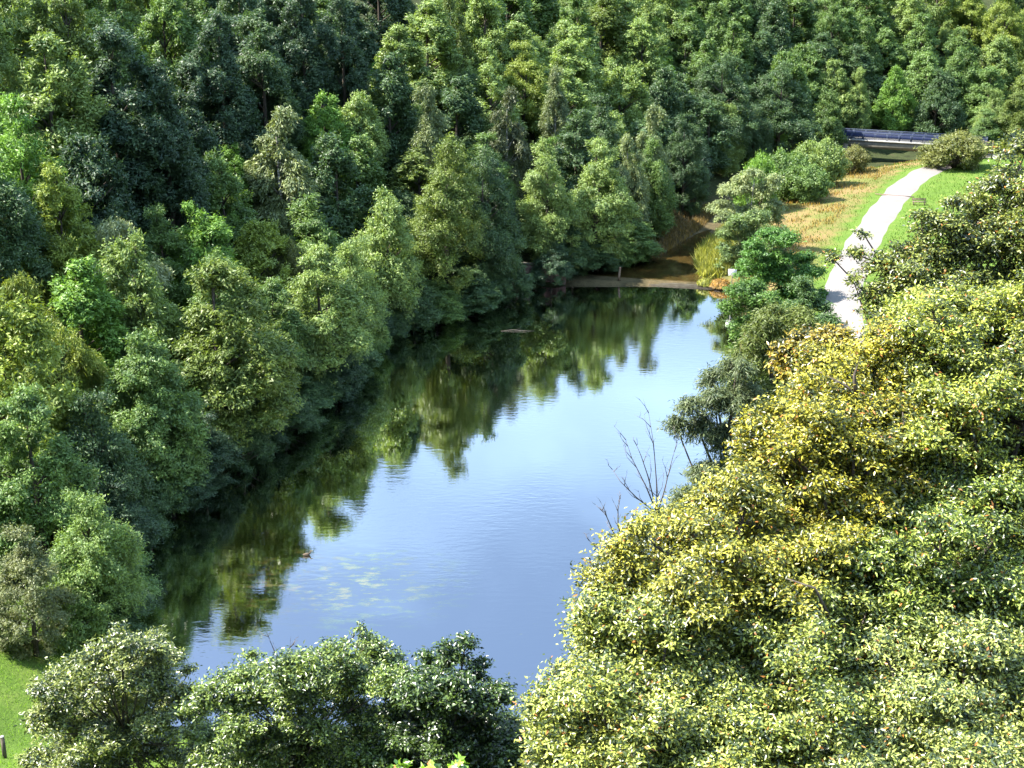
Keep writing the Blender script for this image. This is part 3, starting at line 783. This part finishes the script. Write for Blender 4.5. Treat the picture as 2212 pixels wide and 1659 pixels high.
def fill_blobs(poly, seeds, gap, rr, seed, slope=None):
    """leafy masses spread evenly over a crown outline and dealt to the nearest tree; each crown domes towards the viewer"""
    g = random.Random(seed); pts = []; out = {k: [] for k in range(len(seeds))}
    xs = [p[0] for p in poly]; ys = [p[1] for p in poly]
    for _ in range(6000):
        x, y = g.uniform(min(xs), max(xs)), g.uniform(min(ys), max(ys))
        if not inside(poly, x, y): continue
        if any((x - a) ** 2 + (y - b) ** 2 < gap * gap for a, b in pts): continue
        pts.append((x, y))
        dd = [math.hypot(x - q[0], y - q[1]) / q[3] for q in seeds]
        k = dd.index(min(dd))
        out[k].append((x, y, g.uniform(*rr), -.6 * (1 - min(dd[k], 1.3) ** 2) + g.uniform(-1.9, 1.5) + (slope(y) - seeds[k][2] if slope else 0)))
    return out
OUT = [(2260, 620), (2100, 650), (2010, 660), (1950, 720), (1895, 770), (1765, 790), (1710, 830), (1650, 880), (1600, 960), (1570, 1050), (1480, 1120), (1370, 1165), (1330, 1210), (1335, 1290),
       (1250, 1330), (1250, 1400), (1215, 1450), (1170, 1520), (1150, 1600), (1170, 1710), (2290, 1710), (2290, 620)]
SEEDS = [(1830, 930, 47, 260), (2130, 850, 45, 260), (1560, 1210, 43, 240), (1400, 1500, 40, 260), (1720, 1460, 38, 250), (2040, 1200, 41, 230), (2080, 1540, 35, 280)]
FG_SLOPE = lambda y: 48.5 - (y - 640) / 1000 * 13.5
FG = fill_blobs(OUT, SEEDS, 44, (.42, 1.12), 21, FG_SLOPE)
FG_LOOK = [('big sunlit yellow-green tree with bare dark boughs overlooking the lake', (0.240, 0.228, 0.036)),
           ('pale yellow-green tree at the right edge below the dark ragged tree', (0.195, 0.225, 0.05)),
           ('yellow tree reaching furthest left over the lake beside the dead tree', (0.225, 0.225, 0.048)),
           ('lower sunlit tree whose pale leafy tips hang over the water', (0.20, 0.23, 0.066)),
           ('leafy tree with a dark hollow in the middle of the foreground crowns', (0.18, 0.215, 0.062)),
           ('darker yellow-green tree between the two at the right edge', (0.15, 0.195, 0.05)),
           ('nearest pale-leaved tree in the lower right corner', (0.20, 0.235, 0.09))]
HOLLOWS = [(1960, 1010, 60), (1790, 1290, 75), (2130, 1480, 60), (1690, 1080, 45), (1560, 1420, 50), (1900, 830, 45), (2080, 1120, 45), (1350, 1560, 50), (1880, 1570, 45), (2180, 960, 45)]
for k in FG: FG[k] = [(x, y, r, d + (3.6 if any(math.hypot(x - a, (y - b) * 1.3) < c for a, b, c in HOLLOWS) else 0)) for x, y, r, d in FG[k]]
FG_BACK = fill_blobs([(x + (45 if x < 1900 else 0), y + 40) for x, y in OUT], SEEDS, 78, (1.2, 1.6), 22, FG_SLOPE)
for k in FG_BACK: FG_BACK[k] = [q for q in FG_BACK[k] if not any(math.hypot(q[0] - a, (q[1] - b) * 1.3) < c * .8 for a, b, c in HOLLOWS)]
for k in FG: FG[k] += [(x, y, r, d + 1.7) for x, y, r, d in FG_BACK[k]]
BOUGHS = {0: [[(1900, 960, 46), (1872, 885, 43.6), (1830, 835, 43.4), (1755, 795, 44)], [(1850, 860, 43.5), (1845, 810, 43.3), (1858, 770, 43.6)], [(1940, 1020, 45), (1955, 950, 42.5), (1950, 890, 42.8)]],
          2: [[(1700, 1180, 43), (1640, 1140, 41), (1570, 1120, 40.6), (1520, 1120, 41)]], 4: [[(1800, 1400, 40), (1790, 1330, 37.5), (1760, 1270, 37.2), (1700, 1250, 37.6)]],
          5: [[(2090, 1260, 42), (2030, 1200, 39.4), (1990, 1120, 39.2)]]}
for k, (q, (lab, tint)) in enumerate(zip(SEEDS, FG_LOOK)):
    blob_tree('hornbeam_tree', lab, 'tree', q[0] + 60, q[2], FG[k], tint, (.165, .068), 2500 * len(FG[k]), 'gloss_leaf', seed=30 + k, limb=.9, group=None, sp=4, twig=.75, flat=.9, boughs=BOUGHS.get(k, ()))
blob_tree('broadleaf_tree', 'dark-leaved ragged tree in front of the path and lawn at right', 'tree', 2090, 62,
  [(2190, 420, 1.9, 2), (2215, 330, 1.2, 2), (2130, 470, 1.5, 1), (2200, 520, 2.1, 0), (2050, 500, 1.3, 0), (2110, 560, 2.0, 0), (1995, 555, 1.4, 0), (1990, 470, .6, 0), (2060, 440, .5, 0), (1930, 590, 1.3, 0), (1895, 640, .9, 0), (1850, 550, .5, 1), (1865, 505, .3, 1), (1925, 690, 1.2, -1), (1800, 560, .45, 1), (1990, 620, 1.7, -1), (2080, 630, 1.8, -1), (2160, 640, 1.9, -1), (1845, 610, .4, 0), (2240, 440, 1.6, 0), (2240, 580, 2, 0)],
  (0.125, 0.150, 0.046), (.20, .085), 70000, 'gloss_leaf', seed=7, limb=.4, droop=.35)
blob_tree('willow_tree', 'grey-green willow with hanging sprays reaching out over the lake', 'tree', 1640, 70,
  [(1490, 880, .9, 0), (1545, 870, 1.1, 0), (1460, 920, .8, 0), (1510, 935, 1.0, 0), (1540, 825, .8, 1), (1570, 960, 1.3, 0), (1530, 1040, 1.4, -1), (1600, 1060, 1.6, -1), (1490, 1090, 1.1, -1), (1620, 950, 1.4, 0), (1560, 1110, 1.4, 0), (1600, 870, 1.2, 0), (1650, 1000, 1.5, 0), (1590, 800, .8, 0)],
  (0.092, 0.122, 0.068), (.30, .06), 46000, 'fine_leaf', seed=8, droop=1.0, twig=.8, flat=1.0, limb=.6)
blob_tree('willow_tree', 'olive willow shrub at the water edge below the dense green tree', 'tree', 1670, 92,
  [(1640, 740, 1.8, 0), (1600, 800, 1.5, 0), (1680, 800, 2.2, 0), (1620, 870, 1.9, -1), (1690, 900, 2.2, -1), (1740, 760, 1.8, 0), (1600, 930, 1.4, -1), (1760, 860, 2.2, 0), (1660, 690, 1.3, 0), (1720, 700, 1.4, 0), (1650, 960, 2, 0), (1600, 870, 1.3, 0)],
  (0.088, 0.115, 0.036), (.32, .09), 52000, 'leaf', seed=9, droop=.7, twig=.8, flat=1.0)
blob_tree('broadleaf_tree', 'orange-tipped leafy bough standing up from the big yellow tree', 'tree', 1730, 52,
  [(1740, 755, .8, 0), (1790, 740, .9, 0), (1720, 800, .9, 0), (1770, 810, 1.0, 0), (1700, 760, .5, 0), (1820, 780, .9, 0)],
  (0.21, 0.17, 0.035), (.21, .09), 14000, 'gloss_leaf', seed=10, limb=.5)
# right bank crowns that reach down to the water
RB = [('birch_tree', 'pale weeping birch on the right bank beside the dry meadow', 1615, 171, [(1545, 425), (1590, 375), (1620, 365), (1660, 380), (1690, 430), (1695, 490), (1650, 500), (1600, 530), (1555, 480)], (0.215, 0.265, 0.145), 'fine_leaf', (.34, .10), .9, 'birch_bark'),
      ('broadleaf_tree', 'lower grey-green tree under the weeping birch', 1600, 166, [(1570, 490), (1640, 470), (1690, 500), (1680, 570), (1600, 590), (1560, 560)], (0.105, 0.155, 0.075), 'leaf', (.36, .13), .3, 'bark'),
      ('broadleaf_tree', 'dense rich green tree on the right bank by the white sign', 1655, 150, [(1620, 540), (1660, 512), (1710, 525), (1745, 575), (1755, 640), (1700, 670), (1630, 650), (1595, 600)], (0.062, 0.140, 0.034), 'leaf', (.38, .14), .2, 'bark'),
      ('broadleaf_tree', 'green shrubby tree at the water edge under the dense rich green tree', 1620, 143, [(1585, 620), (1630, 630), (1690, 670), (1680, 730), (1610, 740), (1580, 700)], (0.066, 0.130, 0.036), 'leaf', (.36, .13), .2, 'bark'),
      ('broadleaf_tree', 'dark green bushy tree beside the gravel path', 1742, 138, [(1735, 625), (1765, 650), (1780, 700), (1760, 740), (1710, 730), (1705, 670)], (0.056, 0.104, 0.042), 'leaf', (.36, .13), .2, 'bark')]
for k, (nm, lab, tx, Y, poly, tint, mat, lf, dr, bk) in enumerate(RB):
    xs = [p[0] for p in poly]; ys = [p[1] for p in poly]
    bl_ = fill_blobs(poly, [(sum(xs) / len(xs), sum(ys) / len(ys), Y, 90)], 27, (1.1, 1.6), 60 + k)[0]
    blob_tree(nm, lab, 'tree', tx, Y, bl_, tint, lf, 1700 * len(bl_), mat, droop=dr, bark=bk, seed=70 + k, twig=.7, flat=1.0, limb=.6, sp=4)
# bottom row
OUT2 = [(95, 1550), (145, 1440), (205, 1400), (310, 1390), (345, 1430), (400, 1500), (440, 1560), (440, 1720), (40, 1720), (85, 1640)]
OUT3 = [(470, 1480), (520, 1460), (570, 1470), (660, 1440), (720, 1410), (790, 1395), (830, 1440), (850, 1500), (850, 1720), (430, 1720), (440, 1560)]
OUT4 = [(860, 1470), (940, 1450), (985, 1480), (1040, 1500), (1075, 1560), (1110, 1620), (1130, 1720), (830, 1720)]
b2 = fill_blobs(OUT2, [(250, 1560, 57, 200)], 42, (.95, 1.25), 5)[0] + [(410, 1450, .35, 1), (375, 1425, .5, 1)]
b3 = fill_blobs(OUT3, [(640, 1580, 54, 220)], 44, (.95, 1.3), 6)[0] + [(545, 1420, .45, 1), (795, 1385, .5, 0), (780, 1360, .25, 0)]
b4 = fill_blobs(OUT4, [(980, 1600, 52, 160)], 40, (.8, 1.15), 7)[0] + [(1005, 1395, .5, 0), (980, 1430, .6, 0), (1040, 1440, .4, 0), (1010, 1470, .6, 0), (965, 1400, .3, 0)]
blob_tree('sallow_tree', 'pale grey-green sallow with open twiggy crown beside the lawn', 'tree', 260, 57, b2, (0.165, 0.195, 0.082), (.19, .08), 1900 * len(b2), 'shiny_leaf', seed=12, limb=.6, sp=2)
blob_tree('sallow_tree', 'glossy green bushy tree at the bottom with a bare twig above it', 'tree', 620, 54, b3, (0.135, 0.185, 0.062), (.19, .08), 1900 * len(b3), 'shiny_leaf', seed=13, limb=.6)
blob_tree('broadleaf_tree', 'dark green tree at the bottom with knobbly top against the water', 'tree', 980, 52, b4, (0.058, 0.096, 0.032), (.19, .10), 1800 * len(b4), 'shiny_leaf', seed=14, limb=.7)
# bright shoots just below the viewpoint
blob_tree('maple_sapling', 'fresh lime-green maple shoots poking up at the bottom edge', 'sapling', 905, 24,
  [(870, 1665, .16, 0), (930, 1672, .16, 0), (985, 1660, .14, 0)], (0.16, 0.28, 0.035), (.17, .10), 260, 'gloss_leaf', seed=15, limb=.3, per=5, twig=.2)

# ------------------------------------------------------------------ dead branches
def dead_tree(label, base_px, Y, stems, name='dead_tree', seed=2, r0=.04):
    g = np.random.default_rng(seed)
    p0 = gy(base_px[0], base_px[1], Y)
    z = tz(p0[0], Y)
    o = thing(name, label, 'dead tree', (p0[0], Y, z))
    base = np.array((p0[0], Y, z))
    b = MB()
    fork = p0 - base
    b.tube([(0, 0, -.3), fork * .5, fork], [r0 * 1.8, r0 * 1.5, r0 * 1.3], 7)
    bb = MB()
    def grow(pts, r, depth):
        Pn = [gy(x, y, Y + dY) - base for x, y, dY in pts] if depth == 0 else pts
        n = len(Pn); rad = [r * (1 - .85 * i / (n - 1)) for i in range(n)]
        bb.tube(Pn, rad, 5)
        if depth >= 2: return
        for i in range(1, n):
            for _ in range(2 if depth == 0 else 1):
                d = Pn[i] - Pn[i - 1]; ln = np.linalg.norm(d)
                d = d / ln + g.normal(0, .55, 3); d[2] = abs(d[2]) * .8 + .25; d /= np.linalg.norm(d)
                s = Pn[i - 1] + (Pn[i] - Pn[i - 1]) * g.uniform(.4, 1)
                l2 = ln * g.uniform(.5, .9)
                q1 = s + d * l2 * .5; q2 = q1 + (d + g.normal(0, .25, 3) + np.array((0, 0, .25))) * l2 * .5
                grow([s, q1, q2], max(r * .5, .008), depth + 1)
    for s in stems: grow([(base_px[0], base_px[1], 0)] + s, r0, 0)
    b.obj('trunk', M['dead_wood'], o, True)
    bb.obj('branches', M['dead_wood'], o, True)
    return o
dead_tree('leafless dead tree with upright grey twigs standing against the water', (1420, 1110), 62,
  [[(1395, 1050, 0), (1365, 990, .3), (1350, 945, .5)], [(1418, 1040, .2), (1412, 960, 0), (1400, 885, 0)], [(1435, 1060, -.3), (1450, 1000, 0), (1462, 955, 0)], [(1375, 1075, 0), (1340, 1040, 0), (1320, 1010, .3)], [(1400, 1030, -.5), (1385, 985, -.5), (1370, 950, -.5)]])
dead_tree('small leafless branch cluster hanging over the water below the dead tree', (1345, 1180), 58,
  [[(1325, 1150, 0), (1310, 1115, 0), (1295, 1095, 0)], [(1335, 1130, .3), (1335, 1100, .3), (1340, 1075, .3)], [(1310, 1195, 0), (1285, 1180, 0), (1270, 1165, 0)]], seed=5, r0=.045)
dead_tree('bare pale twig above the glossy bushy tree', (608, 1480), 55,
  [[(600, 1430, 0), (590, 1400, 0), (580, 1375, 0)], [(612, 1430, .2), (625, 1400, .2), (640, 1388, .2)]], seed=7, r0=.035)

# ------------------------------------------------------------------ weir, walls, bridge and small things
wA, wB = np.array((0.5, 167.6)), np.array((27.5, 161.4))
wd = (wB - wA); wl_ = np.hypot(*wd); wdir = wd / wl_; wrz = math.atan2(wd[1], wd[0])
def along(s, off=0.0, z=0.0): q = wA + wdir * s + np.array((-wdir[1], wdir[0])) * off; return (q[0], q[1], z)
o = thing('weir', 'low concrete weir sill across the far end of the lake', 'weir', (*((wA + wB) / 2), 0))
b = MB(); m_ = (wA + wB) / 2
b.box((0, 0, -.6), (wl_, .35, 1.48), wrz); b.obj('sill', M['weir'], o)
b = MB(); q = along(wl_ * .66, .42); b.box((q[0] - m_[0], q[1] - m_[1], -.40), (wl_ * .62, .4, 1.3), wrz); b.obj('apron', M['weir'], o)
q = along(wl_ * .45, .2, .3)
o = thing('timber_post', 'short leaning brown post standing on the weir sill', 'post', q)
b = MB(); b.tube([(0, 0, 0), (.05, 0, .7), (.14, 0, 1.5)], [.15, .14, .12], 8); b.obj('shaft', M['timber'], o)
b = MB(); b.tube([(.14, 0, 1.5), (.155, 0, 1.58)], [.14, .10], 8); b.obj('cap', M['rust'], o)
p = gz(1150, 612, 0)
o = thing('wing_wall', 'dark reddish masonry wall at the water edge under the trees', 'wall', (p[0], p[1], 0), wrz)
b = MB(); b.box((0, 0, .7), (4.2, .5, 3.2)); b.box((3.0, .1, .35), (2.0, .45, 2.2)); b.obj('masonry', M['old_brick'], o)
b = MB(); b.box((0, 0, 2.38), (4.4, .62, .16)); b.obj('coping', M['concrete'], o)
p = gz(1129, 624, 0)
o = thing('marker_post', 'small white marker post in the water by the dark wall', 'post', (p[0], p[1], 0))
b = MB(); b.tube([(0, 0, -.8), (0, 0, .95)], [.10, .10], 8); b.obj('shaft', M['white'], o)
b = MB(); b.tube([(0, 0, .95), (0, 0, 1.02)], [.13, .06], 8); b.obj('cap', M['white'], o)
p = gy(1582, 588, 158.5)
o = thing('warning_sign', 'small white sign half hidden in shrubs at the right end of the weir', 'sign', (p[0], p[1], tz(p[0], p[1])))
hh = p[2] - tz(p[0], p[1])
b = MB(); b.tube([(0, 0, -.4), (0, 0, hh + .3)], [.05, .05], 8); b.obj('pole', M['steel'], o)
b = MB(); b.box((0, -.07, hh), (.95, .05, .75)); b.obj('panel', M['white'], o)

# duck on the lake
p = gz(663, 1200, 0)
o = thing('duck', 'brown duck swimming alone on the near lake', 'duck', (p[0], p[1], 0), .3)
b = MB()
b.tube([(-.30, 0, .13), (-.20, 0, .09), (0, 0, .07), (.16, 0, .09), (.22, 0, .16), (.235, 0, .25), (.27, 0, .31), (.34, 0, .305)], [.015, .09, .13, .11, .065, .05, .06, .02], 10)
b.obj('body', M['feather'], o, True)
b = MB(); b.box((.385, 0, .30), (.09, .045, .02)); b.obj('beak', M['beak'], o)

# drifting twigs on the water
o = tag(None or thing('floating_branch', 'thin broken branch floating by the weed patch in the lake', 'branch', gz(1115, 715, 0.02)))
b = MB(); b.tube([(-1.6, 0, 0), (-.4, .15, .08), (.9, -.1, .05), (1.9, .1, 0)], [.015, .03, .025, .01], 6); b.tube([(-.2, .1, .06), (.5, .7, .1)], [.02, .01], 5); b.obj('stem', M['dead_wood'], o)

# bridge
bA, bB = np.array((55.0, 241.8)), np.array((79.0, 232.6))
bB = bA + (bB - bA) * .93; bd = bB - bA; bl = np.hypot(*bd); bu = bd / bl; brz = math.atan2(bd[1], bd[0]); bn = np.array((-bu[1], bu[0]))
DZ = 4.2
o = thing('footbridge', 'concrete bridge with blue railings over the stream', 'bridge', (*((bA + bB) / 2), 0), brz)
b = MB(); b.box((0, 1.64, DZ - .13), (bl, 3.2, .24)); b.obj('deck', M['pale_concrete'], o)
b = MB(); b.box((0, -.06, DZ - .08), (bl, .14, .20)); b.obj('edge_band', M['pale_concrete'], o)
b = MB(); b.box((0, .30, DZ - .80), (bl, .56, 1.1)); b.box((0, 2.6, DZ - .74), (bl, .5, 1.0)); b.obj('girder', M['concrete'], o)
for s in (-1, 1):
    b = MB(); b.box((s * (bl / 2 - 1.4) if s > 0 else -bl / 2 + .4, 1.6, DZ / 2 - .9), (2.6, 3.8, DZ + .2)); b.obj('abutment', M['concrete'], o)
for yy in (.06, 3.1):
    r_ = link(bpy.data.objects.new('railing', None), o); r_.empty_display_size = .3
    n = 13
    for k in range(n):
        x = -bl / 2 + .2 + (bl - .4) * k / (n - 1)
        b = MB(); b.box((x - .09, yy, DZ + .62), (.07, .07, 1.2)); b.box((x + .09, yy, DZ + .62), (.07, .07, 1.2)); b.obj('post', M['grey_blue'], r_)
    b = MB(); b.box((0, yy, DZ + 1.25), (bl, .10, .07)); b.box((0, yy, DZ + 1.08), (bl, .05, .05)); b.obj('handrail', M['grey_blue'], r_)
    b = MB()
    for k in range(int(bl / .16)):
        b.box((-bl / 2 + .1 + k * .16, yy, DZ + .58), (.125, .035, .86))
    b.box((0, yy, DZ + .16), (bl, .05, .06)); b.obj('bars', M['blue'], r_)
# timber steps frame by the bridge's right end
p = gy(2130, 352, 231); zb = tz(p[0], p[1])
o = thing('timber_trestle', 'brown ladder-like timber trestle right of the grey bush', 'trestle', (p[0], p[1], zb), brz)
for s in (-1, 1):
    b = MB(); b.box((s * .75, 0, 1.4), (.18, .18, 3.0)); b.obj('post', M['timber'], o)
for k in range(7):
    b = MB(); b.box((0, 0, .35 + k * .38), (1.32, .1, .12)); b.obj('rung', M['timber'], o)

# round grey bush, bench, drain, fence post
def twig_bush(px, ytop, Y, w, label, tint):
    oo = bank_plant(px, ytop, Y, w, 'shrub', tint, label)
    g = np.random.default_rng(4); b = MB()
    for k in range(46):
        a = g.uniform(0, 6.283); e = g.uniform(.35, 1.35); l = g.uniform(2.2, 3.3)
        d = np.array((math.cos(a) * math.cos(e), math.sin(a) * math.cos(e), math.sin(e)))
        q = d * l * .5 + g.normal(0, .15, 3)
        b.tube([d * .1, q, d * l + g.normal(0, .2, 3)], [.035, .022, .01], 5)
    b.obj('branches', M['dead_wood'], oo, True)
twig_bush(2068, 286, 222, 9.6, 'round twiggy yellow-grey bush at the bend of the path', (0.135, 0.15, 0.06))
p = gz(1945, 438, 3.2); zb = tz(p[0], p[1])
p = p + np.array((2.3, -1.0, 0)); zb = tz(p[0], p[1])
o = thing('bench', 'low brown wooden bench on the grass beside the path', 'bench', (p[0], p[1], zb), -.15)
b = MB(); [b.box((0, (k - 1) * .17, .46), (1.9, .14, .06)) for k in range(3)]; b.obj('seat', M['timber'], o)
b = MB(); [b.box((0, .32, .66 + k * .17), (1.9, .05, .13)) for k in range(2)]; b.obj('backrest', M['timber'], o)
for s in (-1, 1):
    b = MB(); b.box((s * .75, 0, .21), (.10, .45, .44)); b.box((s * .75, .29, .45), (.08, .05, .88)); b.obj('leg', M['timber'], o)
p = gz(1903, 419, 3.2)
o = thing('drain_channel', 'narrow brown drain strip laid across the gravel path', 'drain', (54.2, 200.5, tz(54.2, 200.5) + .11), -.41)
b = MB(); b.box((0, 0, .0), (5.4, .26, .06)); b.obj('channel', M['rust'], o)
b = MB(); [b.box((-2.5 + .25 * k, 0, .033), (.18, .16, .02)) for k in range(21)]; b.obj('grating', M['steel'], o)
p = gz(6, 1602, 4.0); zb = tz(p[0], p[1])
p = gy(6, 1602, p[1])
o = thing('fence_post', 'round wooden post with pale sawn top on the lawn', 'post', (p[0], p[1], zb))
b = MB(); b.tube([(0, 0, -.3), (0, 0, 1.25)], [.11, .105], 10); b.obj('shaft', M['bark'], o)
b = MB(); b.tube([(0, 0, 1.25), (0, 0, 1.29)], [.108, .10], 10); b.obj('sawn_top', M['pale_concrete'], o)

# ------------------------------------------------------------------ grasses, sedge and brown bank growth
def blades(name, pts, hgt, wid, tint, mat, seed, lean=.35):
    g = np.random.default_rng(seed); pts = np.asarray(pts); n = len(pts)
    z = terrain(pts)
    h = hgt * g.uniform(.5, 1.3, n)
    ax = np.stack([g.normal(0, lean, n), g.normal(0, lean, n), np.ones(n)], 1)
    ax /= np.linalg.norm(ax, axis=1)[:, None]
    pos = np.column_stack([pts, z]) + ax * (h * .45)[:, None]
    th = g.uniform(0, 6.283, n); nor = np.stack([np.cos(th), np.sin(th), np.full(n, .3)], 1)
    V, Fc = leaf_cards(pos, nor, ax, h, wid * g.uniform(.7, 1.3, n))
    ob = link(bpy.data.objects.new(name, raw_mesh(name, V, Fc, M[mat], np.repeat(g.random(n), 4))))
    ob.color = (*tint, 1)
    return tag(ob, kind='stuff')
def scatter(n, x0, x1, y0, y1, test, seed):
    g = np.random.default_rng(seed)
    Q = np.stack([g.uniform(x0, x1, n), g.uniform(y0, y1, n)], 1)
    a, b, c = sdist(Q, LEFT_BANK), -sdist(Q, RIGHT_BANK), sdist(Q, PATH_C)
    return Q[test(Q, a, b, c)]
def clump(Q, s, th, seed=0):
    return Q[(vnoise(Q[:, 0] * s, Q[:, 1] * s) + .5 * vnoise(Q[:, 1] * s * 2.3, Q[:, 0] * s * 1.9)) > th]
q = scatter(60000, 24, 72, 140, 240, lambda Q, a, b, c: (b > 1) & (c > 5) & (Q[:, 1] > 152), 1)
blades('dry_grass', clump(q, 2.2, -.15), .5, .10, (0.23, 0.16, 0.07), 'leaf', 1)
q = scatter(60000, 24, 110, 120, 250, lambda Q, a, b, c: (b > 1) & (np.abs(c) > 2.7) & (b < 60) & ((c < 0) | (c < 6) | (vnoise(Q[:, 0] * 2.2, Q[:, 1] * 2.2) < -.3)), 2)
blades('meadow_grass', q, .28, .09, (0.080, 0.150, 0.02), 'leaf', 2)
q = scatter(26000, -40, -16, 55, 80, lambda Q, a, b, c: terrain(Q) > .4, 3)
blades('lawn_grass', q, .17, .035, (0.15, 0.27, 0.035), 'leaf', 3)
q = scatter(30000, 10, 34, 175, 205, lambda Q, a, b, c: (a > -2.0) & (a < 4), 4)
blades('brown_bank_grass', q, .8, .11, (0.15, 0.105, 0.06), 'leaf', 4)
q = scatter(26000, 22, 30, 162, 190, lambda Q, a, b, c: (b > -.8) & (b < 4) & (Q[:, 1] > 165), 5)
blades('yellow_sedge', q, 1.5, .12, (0.20, 0.21, 0.06), 'leaf', 5, .5)
def mound(px, py, r, label, tint, seed, name='tussock'):
    g = np.random.default_rng(seed); p = gz(px, py, .5)
    n = 1400; d = sphere_dirs(g, n); d[:, 2] = abs(d[:, 2])
    pos = d * r * g.uniform(.5, 1.05, n)[:, None] * (1, 1, .6)
    V, Fc = leaf_cards(pos, d + g.normal(0, .5, (n, 3)), d + (0, 0, .6), .45, .10)
    oo = thing(name, label, 'tussock', (p[0], p[1], max(tz(p[0], p[1]), .3)))
    c_ = link(bpy.data.objects.new('leaves', raw_mesh('leaves', V, Fc, M['leaf'], np.repeat(g.random(n), 4))), oo); c_.color = (*tint, 1)
    b = MB(); b.tube([(0, 0, -.1), (0, 0, .25)], [r * .7, r * .4], 9); b.obj('root_mat', M['dead_wood'], oo)
mound(1557, 614, 1.3, 'rusty brown grass tussock at the right end of the weir', (0.27, 0.16, 0.06), 1)
mound(1524, 610, 1.0, 'yellow-green grass tussock left of the rusty brown one', (0.18, 0.19, 0.045), 2)
